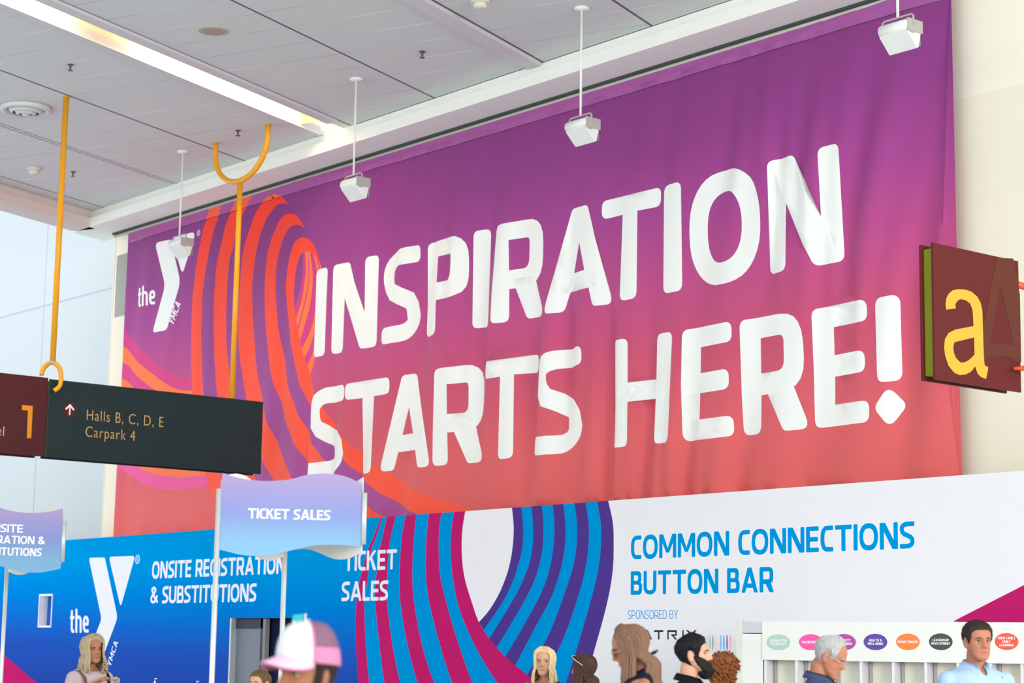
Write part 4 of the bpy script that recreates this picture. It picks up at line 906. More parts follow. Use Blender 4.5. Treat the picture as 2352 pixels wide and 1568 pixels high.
mb = MB(); mb.box(UL, -.02, 0, UR, .02, .90); mb.build('base_panel', m_cabw, cab)
m_div = mat('divider_white', (224, 224, 230), .4); m_div2 = mat('bin_rail_grey', (170, 166, 168), .5)  # plain grey for the rails behind the dividers
for x in (1758, 1829, 1903, 1977.5, 2051.5, 2126, 2200.5, 2275, 2347):
    u = cabp(x, 1540)[0]; mb = MB(); mb.box(u-.014, .0, .95, u+.014, .21, ZF); mb.build('divider', m_div, cab)
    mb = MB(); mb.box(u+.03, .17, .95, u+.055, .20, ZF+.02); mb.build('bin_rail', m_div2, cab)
for x, col, rows in ((1789.8, (176, 204, 192), ('INFORMATION', 'TECHNOLOGY')), (1864.2, (240, 92, 164), ('VOLUNTEERISM',)), (1940.5, (176, 80, 164), ('PROPERTY', 'MANAGEMENT')), (2012.5, (98, 74, 160), ('HEALTH &', 'WELL-BEING')),
                     (2087, (252, 132, 70), ('MARKETING/PR',)), (2162.5, (78, 78, 74), ('LEADERSHIP', 'DEVELOPMENT')), (2313.5, (252, 92, 70), ('CHILD CARE /', 'EARLY', 'LEARNING'))):
    u, z = cabp(x, 1474.6-(x-1790)*.0032); ru = abs(cabp(x+27.2, 1475)[0]-u); rz = .087
    el = [(u+ru*math.cos(k*math.pi/24), z+rz*math.sin(k*math.pi/24)) for k in range(48)]
    ovl = flat_print('oval_print', [(el, False)], lambda a, c: (a, -.0225, c), mat('oval_%d_%d_%d' % col, col, .5, noise=.01), fas, 'coloured oval '+' '.join(rows))
    for i, st in enumerate(rows):
        wd = {'INFORMATION': .2, 'TECHNOLOGY': .19, 'VOLUNTEERISM': .215, 'PROPERTY': .155, 'MANAGEMENT': .2, 'HEALTH &': .145, 'WELL-BEING': .175, 'MARKETING/PR': .225, 'LEADERSHIP': .18, 'DEVELOPMENT': .21, 'CHILD CARE /': .185, 'EARLY': .085, 'LEARNING': .15}[st]
        n_ = len(rows); zc = z+((n_-1)/2-i)*.036-.013
        flat_print('lettering', text(st, u-wd/2, u+wd/2, zc, .026, .2, .18, .1, .0), lambda a, c: (a, -.0245, c), m_tlet, ovl)
# ovals down the side panel
def sidep(px, py):
    d_ = ray(px, py); k = ((CA[:2]-cd*.02) @ cd)/(d_[:2] @ cd); q = EYE+d_*k; return (q[:2]-CA[:2]) @ cn, q[2]
for x, col in ((1617.5, (150, 205, 200)), (1624.8, (150, 205, 190)), (1631, (140, 190, 190)), (1637.6, (130, 160, 170)), (1643, (240, 190, 160)), (1656, (110, 180, 228)), (1663, (110, 160, 222)), (1670.5, (100, 110, 186)), (1678, (240, 150, 160))):
    v, z = sidep(x, 1475.5); rv = abs(sidep(x+1.9, 1475)[0]-sidep(x-1.9, 1475)[0])/2
    flat_print('side_oval_print', [([(v+rv*math.cos(k*math.pi/12), z+.088*math.sin(k*math.pi/12)) for k in range(24)], False)], lambda a, c: (-.0225, a, c), mat('side_oval_%d_%d_%d' % col, col, .5), side)

# registration counter just below the frame with two white pump bottles whose tips show
for px_, top_, lab_ in ((356, 1556.5, 'white pump bottle tip on the registration counter right of the blonde woman'), (452, 1563, 'white dispenser spout on the registration counter, left of the totem pole')):
    q = at_d(px_, top_, 29.5); 
    bo = empty('pump_bottle', (q[0], q[1], .98), 0, lab_, 'bottle'); h_ = q[2]-.98
    mb = MB(); mb.lathe([(.035, 0), (.036, h_*.6), (.012, h_*.75), (.012, h_*.8)], n=16); mb.build('bottle_body', m_white, bo, True)
    mb = MB(); mb.tube([(0, 0, h_*.8), (0, 0, h_), ], .006, 8); mb.tube([(-.005, 0, h_-.005), (.05, .01, h_-.012)], .006, 8); mb.build('pump', m_white, bo, True)
qa, qb = at_d(340, 1580, 29.5), at_d(470, 1580, 29.5)
rc = empty('registration_counter', (0, 0, 0), 0, 'white registration counter in front of the blue wall, below the frame', 'counter')
d2 = (qb-qa)[:2]; d2 /= np.linalg.norm(d2); n2_ = np.array([-d2[1], d2[0]])
pt = lambda a, t, z: (a[0]+n2_[0]*t+0, a[1]+n2_[1]*t, z)
mb = MB(); mb.prism([pt(qa, -.25, .94), pt(qb, -.25, .94), pt(qb, .25, .94), pt(qa, .25, .94)], (0, 0, .04)); mb.build('counter_top', m_cabw, rc)
mb = MB(); mb.prism([pt(qa, -.2, 0), pt(qb, -.2, 0), pt(qb, .2, 0), pt(qa, .2, 0)], (0, 0, .94)); mb.build('counter_front', m_cabw, rc)
# ------------------------------------------------------------------ people
PX = {}
def gz(v, c, s): return math.exp(-((v-c)/s)**2)
def interp(tab, z):
    if z <= tab[0][0]: return tab[0][1]
    for (a, va), (b_, vb) in zip(tab, tab[1:]):
        if z <= b_: t = (z-a)/(b_-a); t = t*t*(3-2*t)*.5+t*.5; return va+(vb-va)*t
    return tab[-1][1]
TW = [(-.117, .012), (-.112, .026), (-.10, .040), (-.075, .054), (-.03, .066), (.0, .071), (.04, .0755), (.07, .072), (.095, .058), (.112, .036), (.12, .004)]
TF = [(-.117, .070), (-.112, .080), (-.10, .086), (-.075, .085), (-.045, .086), (0, .084), (.025, .090), (.06, .086), (.085, .07), (.105, .042), (.12, .0)]
TB = [(-.117, .03), (-.10, .022), (-.08, .0), (-.055, -.045), (-.02, -.08), (.02, -.098), (.05, -.099), (.08, -.082), (.105, -.045), (.12, -.003)]
def face_bump(x, z, male=0):
    b_ = 0
    if -.05 < z < .05:
        t = (z+.040)/.062
        pr = 0
        if z > -.028: pr = .032*max(0, 1-(z+.028)/.056)**.8+.003
        elif z > -.044: pr = .033*(z+.044)/.016
        if z > .03: pr *= max(0, 1-(z-.03)/.02)
        b_ += pr*math.exp(-(x/(.0095+.007*max(0, min(1, (.01-z)/.04))))**2)
        b_ += .008*gz(abs(x), .013, .006)*gz(z, -.033, .008)
    b_ -= .011*gz(abs(x), .031, .015)*gz(z, .001, .012)
    b_ += .005*math.exp(-(x/.055)**4)*gz(z, .022, .009)
    b_ += (.007*gz(z, -.057, .0055)+.0065*gz(z, -.070, .006))*math.exp(-(x/.021)**2)-.004*gz(z, -.0635, .003)*math.exp(-(x/.024)**2)
    b_ += (.007+.003*male)*math.exp(-(x/.02)**2)*gz(z, -.10, .014)+.005*gz(abs(x), .042, .018)*gz(z, -.028, .018)
    return b_
def head_pt(th, z, off=0, male=0):
    """th 0 = face front, positive towards the head's right-hand side (+x)"""
    w, f, b_ = interp(TW, z)*(1.03 if male else 1), interp(TF, z), interp(TB, z)
    cy = (f+b_)/2; ry = (f-b_)/2; s_, c = math.sin(th), math.cos(th)
    x = w*math.copysign(abs(s_)**.86, s_); y = cy+ry*math.copysign(abs(c)**.90, c)
    if c > 0: y += face_bump(x, z, male)*min(1, c*2.2)
    if off:
        n = Vector((s_/max(w, .03), c/max(ry, .03), 0)); n.normalize(); k = max(0, z-.04)/.08; n.z = k*1.4; n.normalize()
        return Vector((x, y, z))+n*off
    return Vector((x, y, z))
def head_surface(bm, male, off=0, zlo=-.117, mask=None, nz=64, na=96, jit=None):
    rows = []
    for i in range(nz+1):
        z = zlo+(.12-zlo)*(1-(1-i/nz)**1.25) if False else zlo+(.12-zlo)*i/nz
        rows.append([head_pt(2*math.pi*k/na, z, off(2*math.pi*k/na, z) if callable(off) else off, male) for k in range(na)])
    vs = [[bm.verts.new(p) for p in r] for r in rows]
    for i in range(nz):
        for k in range(na):
            th = 2*math.pi*(k+.5)/na; th = th-2*math.pi if th > math.pi else th
            if mask is None or mask(th, rows[i][k].z): bm.faces.new((vs[i][k], vs[i][(k+1) % na], vs[i+1][(k+1) % na], vs[i+1][k]))
    if mask is None:
        bm.faces.new(vs[0][::-1]); bm.faces.new(vs[-1])
    return vs
def remesh(mb_, voxel, smooth=2):
    bmesh.ops.recalc_face_normals(mb_.bm, faces=mb_.bm.faces)
    me = bpy.data.meshes.new('r'); mb_.bm.to_mesh(me); mb_.bm.free()
    o = bpy.data.objects.new('r', me); COL.objects.link(o)
    m = o.modifiers.new('v', 'REMESH'); m.mode = 'VOXEL'; m.voxel_size = voxel; m.use_smooth_shade = True
    if smooth: s_ = o.modifiers.new('s', 'SMOOTH'); s_.factor = .5; s_.iterations = smooth
    dg = bpy.context.evaluated_depsgraph_get(); out = bpy.data.meshes.new_from_object(o.evaluated_get(dg)); bpy.data.objects.remove(o); return out
def limb(mb_, pts, rad, n=14):
    p = crom(pts, 4); r = []
    rr_ = [(a, a) if not isinstance(a, tuple) else a for a in rad]
    rc = crom([tuple(a) for a in rr_], 4); mb_.tube(p, [tuple(a) for a in rc], n)
    mb_.ell(p[0], [rc[0][0]]*3, 12); mb_.ell(p[-1], [rc[-1][0]]*3, 12)
def hand(mb_, wrist, direc, side, curl=.5, palm_n=Vector((0, 1, 0))):
    """palm and five jointed fingers; direc = wrist to knuckles, palm_n = the way the palm faces"""
    d = Vector(direc).normalized(); pn = (Vector(palm_n)-d*d.dot(Vector(palm_n))).normalized(); a = d.cross(pn)*side; w = Vector(wrist)
    mb_.tube([w, w+d*.03, w+d*.075, w+d*.092], [(.024, .018), (.034, .017), (.040, .014), (.036, .012)], 12)
    for i, (off, ln, ang) in enumerate(((-.030, .066, -.05), (-.010, .078, 0), (.011, .072, .04), (.030, .056, .1))):
        p = w+d*.085+a*off; t = (d+a*ang*.6).normalized(); pts = [p-d*.02, p]; c = curl*(.8+.1*i); r = .0088-.0006*i
        for k, s_ in enumerate((.45, .32, .23)):
            t = (Matrix.Rotation(c*(.8 if k == 0 else 1), 3, d.cross(pn)) @ t) if (Matrix.Rotation(.1, 3, d.cross(pn)) @ d).dot(pn) > 0 else (Matrix.Rotation(-c, 3, d.cross(pn)) @ t)
            pts.append(pts[-1]+t*ln*s_)
        mb_.tube(pts, [r, r, r*.98, r*.9, r*.7], 10); mb_.ell(pts[-1], [r*.75]*3, 8)
    p = w+d*.025-a*.028; pts = [p, p-a*.022+d*.022+pn*.008, p-a*.030+d*.050+pn*.018, p-a*.024+d*.072+pn*.026]
    mb_.tube(pts, [.0125, .011, .0098, .008], 10); mb_.ell(pts[-1], [.0082]*3, 8)
def smooth_edge(bm, it=10):
    bd = [v for v in bm.verts if any(e.is_boundary for e in v.link_edges)]
    for _ in range(it):
        new = {}
        for v in bd:
            nb = [e.other_vert(v).co for e in v.link_edges if e.is_boundary]
            if len(nb) >= 2: new[v] = v.co*.5+sum(nb, Vector())/len(nb)*.5
        for v, c in new.items(): v.co = c
SK = {'tan': (176, 120, 94), 'light': (206, 156, 130), 'olive': (184, 130, 102), 'ruddy': (178, 118, 94), 'deep': (146, 96, 72)}
def person(label, px, topy, Z, face, skin, hair, shirt, male=0, pitch=0, yawh=0, roll=0, sleeve='short', arms=None, build=1.0, hairfn=None, voxel=.0065, extras=None, collar=None, top_off=0, beard=None, lips=(186, 100, 92), brows=(90, 66, 48), width=1.0):
    base = at_d(px, horizon(px), Z)
    ztop = at_d(px, topy, Z)[2]-top_off
    K = ztop/1.732
    PX['base'], PX['K'] = base, K
    away = FWD.copy(); away[2] = 0; toc = np.array([-base[0], -base[1], 0.]); toc /= np.linalg.norm(toc)
    lf = np.array([toc[1], -toc[0], 0]); lf = lf if lf @ HR < 0 else -lf
    a = math.radians(face); fd = toc*math.cos(a)+lf*math.sin(a)
    rz = math.atan2(fd[1], fd[0])-math.pi/2
    o = empty('person', (base[0], base[1], 0), rz, label, 'person'); assert len(label.split()) <= 16, label; o.scale = (K, K, K)
    ms = mat('skin_%s' % skin, SK[skin], .5, noise=.02, scale=25)
    HC = Vector((0, .015, 1.612)); PV = Vector((0, -.015, 1.530))      # head centre, neck pivot
    R = Matrix.Rotation(math.radians(yawh), 4, 'Z') @ Matrix.Rotation(math.radians(-pitch), 4, 'X') @ Matrix.Rotation(math.radians(roll), 4, 'Y')
    HM = Matrix.Translation(PV) @ R @ Matrix.Translation(HC-PV)
    bw = build
    def tol(x, y, d): v = (at_d(x, y, d)-np.array([base[0], base[1], 0]))/K; c_, s__ = math.cos(-rz), math.sin(-rz); return (v[0]*c_-v[1]*s__, v[0]*s__+v[1]*c_, v[2])
    PX['tol'] = tol
    if callable(arms): arms = arms(tol)
    def torso(mb_, g=0, zlo=.80, neck=False, sc=1.0):
        T = [(.80, .165, .115, 0), (.90, .172, .118, 0), (1.00, .152, .105, .0), (1.08, .142, .10, .005), (1.18, .155, .108, .008), (1.28, .168, .118, .008), (1.36, .175, .104, 0), (1.405, .165, .080, -.012), (1.435, .115, .062, -.020), (1.465, .06, .050, -.024)]
        T = [t for t in T if t[0] >= zlo-.001]
        for sx in (-1, 1): limb(mb_, [(sx*.030, -.030, 1.455), (sx*.09*bw, -.028, 1.418), (sx*.160*bw, -.015, 1.372)], [(.032+g*.6, .036+g*.6), (.036+g*.7, .034+g*.7), (.046+g*.6, .046+g*.6)])
        mb_.tube(crom([(0, y, z) for z, w, dd, y in T], 3), [tuple(v) for v in crom([((w*bw+g), (dd*(.5+.5*bw)+g)) for z, w, dd, y in T], 3)], 28)
    sh = .172*bw
    A = arms or [[(-sh, -.012, 1.37), (-sh-.045, -.03, 1.13), (-sh-.04, .05, .88)], [(sh, -.012, 1.37), (sh+.045, -.03, 1.13), (sh+.04, .05, .88)]]
    body = MB(); torso(body)
    hb = bmesh.new(); head_surface(hb, male); hb.transform(HM); me_ = bpy.data.meshes.new('h'); hb.to_mesh(me_); hb.free(); body.bm.from_mesh(me_); bpy.data.meshes.remove(me_)
    nk = .049 if not male else .055
    body.tube([(0, -.02, 1.40), (0, -.022, 1.47), tuple(HM @ Vector((0, -.032, -.075))), tuple(HM @ Vector((0, -.02, -.02)))], [(nk*1.35, nk*1.2), (nk*1.03, nk*1.03), (nk*.98, nk), (nk*.9, nk*.9)], 20)
    for sx in (-1, 1):   # ears
        rm_ = (HM.to_3x3() @ Matrix.Rotation(sx*.35, 3, 'Z'))
        body.ell(HM @ Vector((sx*.076, -.012, -.006)), (.008, .018, .031), 14, rm_); body.ell(HM @ Vector((sx*.078, -.006, -.030)), (.006, .010, .012), 10, rm_)
    for i, q in enumerate(A):
        limb(body, q[:3], [.049*bw, .040*(.6+.4*bw), .027]); d_ = Vector(q[2])-Vector(q[1])
        hd = Vector(q[3]) if len(q) > 3 else d_+Vector((0, .03, 0)); pnv = Vector(q[4]) if len(q) > 4 else Vector((1 if i == 0 else -1, 0, 0))
        hand(body, q[2], hd, 1 if i == 0 else -1, q[5] if len(q) > 5 else .35, pnv)
    for sx in (-1, 1):
        limb(body, [(sx*.085, 0, .86), (sx*.095, .005, .48), (sx*.10, -.02, .09)], [.088, .058, .04]); body.tube([(sx*.10, -.05, .035), (sx*.105, .03, .04), (sx*.112, .12, .028), (sx*.115, .17, .022)], [(.034, .034), (.038, .036), (.045, .024), (.03, .016)], 12)
    me = remesh(body, voxel, 1); link('body', me, ms, o, True)
    # eyes, brows, lips
    def facept(x, z, off): 
        th = math.asin(max(-1, min(1, (abs(x)/(interp(TW, z)*(1.03 if male else 1)))**(1/.86)))); p = head_pt(math.copysign(th, x), z, 0, male); p.y += off; return p
    mw = mat('eye_white', (206, 198, 190), .4); mi = mat('iris_dark', (44, 34, 30), .3); mbw = mat('brow_%d_%d' % brows[:2], brows, .8); ml = mat('lips_%d_%d' % lips[:2], lips, .45)
    for sx in (-1, 1):
        c = facept(sx*.031, .001, -.004); mb = MB(); mb.ell(c, (.0135, .009, .0065), 14); me = mb.mesh(); me.transform(HM); e_ = link('eye', me, mw, o, True)
        mb = MB(); mb.ell(c+Vector((0, .0068, 0)), (.0060, .0034, .0060), 12); me = mb.mesh(); me.transform(HM); link('iris', me, mi, e_, True)
        mb = MB(); mb.tube([facept(sx*x, z, .0015) for x, z in ((.016, .0035), (.024, .0085), (.032, .0095), (.040, .007), (.046, .002))], [.0006, .0018, .0022, .0018, .0008], 6); me = mb.mesh(); me.transform(HM); link('lash', me, mi, e_, True)
        mb = MB(); mb.tube([facept(sx*x, z, .001) for x, z in ((.013, .0185), (.022, .0225), (.033, .025), (.044, .021), (.052, .015))], [(.002, .002), (.003, .0035), (.003, .0032), (.0025, .0025), (.001, .001)], 8); me = mb.mesh(); me.transform(HM); link('eyebrow', me, mbw, o, True)
    mb = MB(); mb.tube([facept(x, -.0595+.0015*math.cos(x*200), -.0005) for x in (-.024, -.016, -.006, 0, .006, .016, .024)], [.0006, .0022, .0032, .0027, .0032, .0022, .0006], 8)
    mb.tube([facept(x, -.0675-.001*math.cos(x*120), -.001) for x in (-.022, -.014, -.006, 0, .006, .014, .022)], [.0006, .0024, .0036, .0039, .0036, .0024, .0006], 8); me = mb.mesh(); me.transform(HM); link('lips', me, ml, o, True)
    # clothes
    if shirt:
        col, kind = shirt; msh = mat('cloth_%d_%d_%d' % col, col, .8, noise=.035, scale=18, bump=.25)
        cb_ = MB(); torso(cb_, .014)
        if kind != 'tank':
            for q in A:
                p0_, p1_, p2_ = Vector(q[0]), Vector(q[1]), Vector(q[2])
                if sleeve == 'long': limb(cb_, [p0_, p1_, p1_.lerp(p2_, .88)], [.058*bw, .050, .038])
                elif sleeve == 'half': limb(cb_, [p0_, p1_, p1_.lerp(p2_, .35)], [.060*bw, .058, .060])
                else: limb(cb_, [p0_, p0_.lerp(p1_, .35), p0_.lerp(p1_, .72)], [.060*bw, .058, .058])
        me = remesh(cb_, .008, 6)
        # neckline: cut away the mesh above the collar line
        bm = bmesh.new(); bm.from_mesh(me)
        def cut(co):
            r_ = math.hypot(co.x, (co.y+.02)*1.05)
            if kind == 'tank': return (abs(co.x) > .135*bw and co.z > 1.25) or (co.z > 1.40 and abs(co.x) < .05)
            if kind == 'round': return co.z > 1.435 and r_ < .078 or (co.y > 0 and co.z > 1.432 and abs(co.x) < .055)
            if kind == 'vneck': return (co.z > 1.45 and r_ < .075) or (co.y > 0 and co.z > 1.30+abs(co.x)*1.6 and co.z > 1.32)
            return (co.z > 1.446 and r_ < .074) or (co.y > .0 and co.z > 1.405 and abs(co.x) < (co.z-1.405)*.5)
        bmesh.ops.delete(bm, geom=[v for v in bm.verts if cut(v.co)], context='VERTS'); smooth_edge(bm); bm.to_mesh(me); bm.free()
        shm = link('shirt', me, msh, o, True); sm = shm.modifiers.new('t', 'SOLIDIFY'); sm.thickness = .004
        if kind == 'collar':
            mb = MB()
            for sx in (-1, 1):
                n_ = 14; rows = [[], [], []]
                for k in range(n_+1):
                    t = k/n_; a_ = math.radians(180-t*166)*sx; r0 = nk+.013; f_ = t*t
                    P_ = lambda r, z, q_=.12: Vector((math.sin(a_)*r, -.024+math.cos(a_)*r*(1+q_*f_), z))
                    rows[0].append(P_(r0-.004, 1.462-.030*f_)); rows[1].append(P_(r0+.004, 1.508-.040*f_)); rows[2].append(P_(r0+.026+.012*f_, 1.470-.036*f_-(.030 if k >= n_-1 else 0)-.012*f_, .30))
                vv = [[mb.bm.verts.new(p) for p in r] for r in rows]
                for i in range(2):
                    for k in range(n_): mb.bm.faces.new((vv[i][k], vv[i][k+1], vv[i+1][k+1], vv[i+1][k]))
            co_ = mb.build('collar', msh, o, True); sm = co_.modifiers.new('t', 'SOLIDIFY'); sm.thickness = .004
    tr_ = MB()
    torso2 = [(0, 0, .98), (0, 0, .90), (0, 0, .80)]; tr_.tube(torso2, [(.165*bw, .12), (.184*bw, .13), (.17*bw, .12)], 24)
    for sx in (-1, 1): limb(tr_, [(sx*.088, 0, .84), (sx*.097, .004, .48), (sx*.10, -.015, .10)], [.098, .073, .06])
    link('trousers', remesh(tr_, .012), mat('dark_trousers', (48, 50, 60), .85), o, True)
    for sx in (-1, 1):
        mb = MB(); mb.tube([(sx*.10, -.06, .04), (sx*.105, .03, .045), (sx*.112, .12, .034), (sx*.116, .185, .026)], [(.040, .040), (.044, .045), (.05, .034), (.036, .024)], 14); mb.build('shoe', mat('dark_shoes', (38, 34, 34), .5), o, True)
    if hairfn: hairfn(o, HM, hair, male)
    if extras: extras(o, HM)
    return o
def hairmat(c, k='a'): 
    return mat('hair_%d_%d_%d' % c, c, .55, noise=.12, scale=14, bump=.6, stretch=(9, 9, 1.2))
def short_hair(front=.066, corner=.045, burn=-.015, back=-.07, thick=.010, peak=0, top=0, name='hair'):
    """hairline height by azimuth; the shell thins out towards its edge"""
    key = [(0, front+peak), (.35, front), (.62, front-.004), (.85, corner), (1.08, .012), (1.18, burn), (1.36, burn), (1.46, .022), (1.70, .030), (1.86, -.01), (2.1, back+.015), (2.5, back), (3.2, back)]
    def line(th): return interp(key, abs(th))
    def fn(o, HM, c, male):
        def off(th, z):
            th = th-2*math.pi if th > math.pi else th
            d = (z-line(th))/.030; e = max(0, min(1, d)); e = e*e*(3-2*e)
            t = thick*(1+.10*math.sin(th*31+z*60)+.08*math.sin(th*57-z*90))*(.45+.55*max(0, min(1, (z+.05)/.09)))
            return .0008+e*(t+top*max(0, z-.05)/.07)
        bm = bmesh.new(); head_surface(bm, male, off, -.085, lambda th, z: z > line(th)-.001, 110, 200); bmesh.ops.delete(bm, geom=[v for v in bm.verts if not v.link_faces], context='VERTS')
        smooth_edge(bm, 8)
        me = bpy.data.meshes.new('hair'); bm.to_mesh(me); bm.free(); me.transform(HM); h = link(name, me, hairmat(c), o, True)
        mb = MB(); mb.ell((0, 0, .116), (.032, .036, .008+thick+top*.8), 20); me = mb.mesh(); me.transform(HM); link('hair_crown', me, hairmat(c), h, True)
    return fn
def long_hair(length=.26, n=150, wave=.0, part=.012, fringe=1.0, lock=.0085, spread=1.0, front=.95, gather=0, seed=1, vol=.014, sweep=0, roots=None, curl=0):
    """length measured below the eye line"""
    def fn(o, HM, c, male):
        rg_ = random.Random(seed); mb = MB()
        pitched = (HM.to_3x3() @ Vector((0, 0, 1))).y > .3
        bm2 = bmesh.new()
        def mask(th, z):
            a = abs(th)
            if a < front: return z > .088-.03*(a/front)**2
            return z > -.06
        def off2(th, z):
            th = th-2*math.pi if th > math.pi else th
            a = abs(th); l_ = .088-.03*(a/front)**2 if a < front else -.1
            return .001+vol*.75*max(0, min(1, (z-l_)/.025))
        head_surface(bm2, male, off2, -.06, mask, 60, 120); bmesh.ops.delete(bm2, geom=[v for v in bm2.verts if not v.link_faces], context='VERTS')
        me2 = bpy.data.meshes.new('c'); bm2.to_mesh(me2); bm2.free(); me2.transform(HM)
        for i in range(n):
            A_th = front+(math.pi-front)*(i/n)**.8 if True else 0; A_th += rg_.uniform(-.03, .03); sgn = 1 if i % 2 else -1
            A_th = min(math.pi, A_th); k0 = rg_.uniform(.15, .75)
            pts = []; rad = []; vo = vol*rg_.uniform(.75, 1.25); ln = length*rg_.uniform(.86, 1.06); ph = rg_.uniform(0, 6.28)
            zs = [.121, .112, .095, .07, .04, .01, -.02, -.05]
            for j, z in enumerate(zs):
                t = min(1, j/4.); th = sgn*(A_th*k0+(A_th-A_th*k0)*(t**.7)) ; 
                if j <= 1: th = sgn*A_th*(k0*.8)
                p = head_pt(th, min(z, .1195), vo, male); p.x += part*(1-t)
                if z < -.01: p.x *= 1+.06*spread*(-z/.05); 
                if z < -.03 and math.cos(th) < .2: p.y -= .012
                pts.append(HM @ p)
            last = pts[-1].copy(); m_ = 9; dirr = (last-(HM @ Vector((0, -.02, -.05)))); dirr.z = 0; dirr = dirr.normalized() if dirr.length > 1e-4 else Vector((0, -1, 0))
            for j in range(1, m_+1):
                q = last+Vector((0, 0, -(ln-.05)*j/m_))
                sw = math.sin(j*1.1+ph)*wave*j/m_; q += dirr*(.012*spread*math.sin(j/m_*2.6)-gather*.03*j/m_+sw); q.x += math.cos(j*1.3+ph)*wave*.6*j/m_
                if q.z < 1.565:
                    ax = Vector((0, -.028, q.z)); dv = Vector((q.x-ax.x, q.y-ax.y, 0)); want = Vector((math.sin(-A_th*sgn)*-1, math.cos(A_th), 0)); need = .080+.012*rg_.random()
                    if dv.length < need or (pitched and A_th > 1.7 and q.y > ax.y-.05): 
                        k_ = min(1, (1.575-q.z)/.05); tgt = ax+want*need; q.x += (tgt.x-q.x)*k_; q.y += (tgt.y-q.y)*k_
                if q.z < 1.47: 
                    rr_ = math.hypot(q.x, q.y+.01); lim = .078+max(0, 1.45-q.z)*.9
                    if rr_ < lim and q.z < 1.45: q.x *= lim/max(rr_, .02); q.y = (q.y+.01)*lim/max(rr_, .02)-.01
                pts.append(q)
            pts = [Vector(v) for v in crom([tuple(v) for v in pts], 2)]; N_ = len(pts); rad = [(lock*rg_.uniform(1.0, 1.25)*(1-.35*max(0, (j-N_*.6)/(N_*.4)))*(1 if j < N_-1 else .25), lock*.45) for j in range(N_)]
            mb.tube(pts, rad, 6)
        mb.bm.from_mesh(me2)
        h = mb.build('hair', hairmat(c), o, True)
        return h
    return fn
def curly_hair(n=420, R=1.0, seed=4):
    def fn(o, HM, c, male):
        rg_ = random.Random(seed); mb = MB(); head_surface(mb.bm, male, .012, -.06, lambda th, z: z > .045 or abs(th) > 1.0, 30, 60)
        bmesh.ops.delete(mb.bm, geom=[v for v in mb.bm.verts if not v.link_faces], context='VERTS')
        for i in range(n):
            z = rg_.uniform(-.13, .115); th = rg_.uniform(-math.pi, math.pi)
            if abs(th) < 1.05 and z < .05: continue
            p = head_pt(th, max(z, -.06), rg_.uniform(.012, .030), male); 
            if z < -.06: p.z = z; p.y -= .01
            L_ = rg_.uniform(.05, .09); ph = rg_.uniform(0, 6.28); pts = []
            for j in range(11): a = ph+j*1.15; pts.append(p+Vector((.010*math.cos(a), .010*math.sin(a), -L_*j/10)))
            mb.tube(pts, [.0035]+[.0052]*9+[.002], 5)
        me = mb.mesh(); me.transform(HM); link('hair', me, hairmat(c), o, True)
    return fn
def glasses(col, up=0, half=False, tint=None):
    def fn(o, HM):
        m_ = mat('frame_%d_%d' % col[:2], col, .3, .3); mb = MB(); y0 = .104 if not up else .06; z0 = .0 if not up else up
        for sx in (-1, 1):
            ring_ = [(sx*.032+.024*math.cos(a*math.pi/12), y0, z0-.002+.018*math.sin(a*math.pi/12)) for a in range(25)]
            mb.tube(ring_, .0018, 6, False)
            mb.tube([(sx*.056, y0, z0+.006), (sx*.074, y0-.03, z0+.008), (sx*.080, -.005, z0+.006), (sx*.078, -.03, z0-.012)], .0022, 6)
        mb.tube([(-.009, y0, z0+.004), (0, y0+.003, z0+.007), (.009, y0, z0+.004)], .0018, 6)
        me = mb.mesh(); me.transform(HM); g = link('glasses', me, m_, o, True)
        if tint:
            mb = MB()
            for sx in (-1, 1): mb.prism([(sx*.032+.023*math.cos(a*math.pi/12), y0-.001, z0-.002+.017*math.sin(a*math.pi/12)) for a in range(24)], (0, .001, 0))
            me = mb.mesh(); me.transform(HM); link('lens', me, mat('dark_lens', tint, .15), g)
    return fn
def lanyard(o, col=(70, 50, 80), r=.004, w=.075, low=1.15):
    mb = MB()
    for sx in (-1, 1): mb.tube([(sx*.06, -.045, 1.475), (sx*w, .02, 1.452), (sx*w*.98, .085, 1.40), (sx*w*.75, .136, 1.30), (sx*w*.3, .146, low)], [(r, r*.6)]*5, 8)
    mb.build('lanyard', mat('lanyard_%d' % col[0], col, .7), o, True)

def ex_w1(o, HM):
    lanyard(o, (80, 40, 60), .0035, .062)
    mb = MB(); mb.tube([(.13, -.06, 1.43), (.135, .03, 1.435), (.125, .105, 1.38), (.115, .145, 1.25), (.115, .15, 1.05)], [(.018, .004)]*5, 8); mb.build('bag_strap', mat('tan_leather_strap', (120, 84, 62), .6), o, True)
    mb = MB(); mb.tube([(-.12, -.05, 1.43), (-.125, .03, 1.44), (-.118, .105, 1.38), (-.11, .145, 1.25)], [(.015, .004)]*4, 8); mb.build('bag_strap', mat('black_strap', (22, 20, 26), .6), o, True)
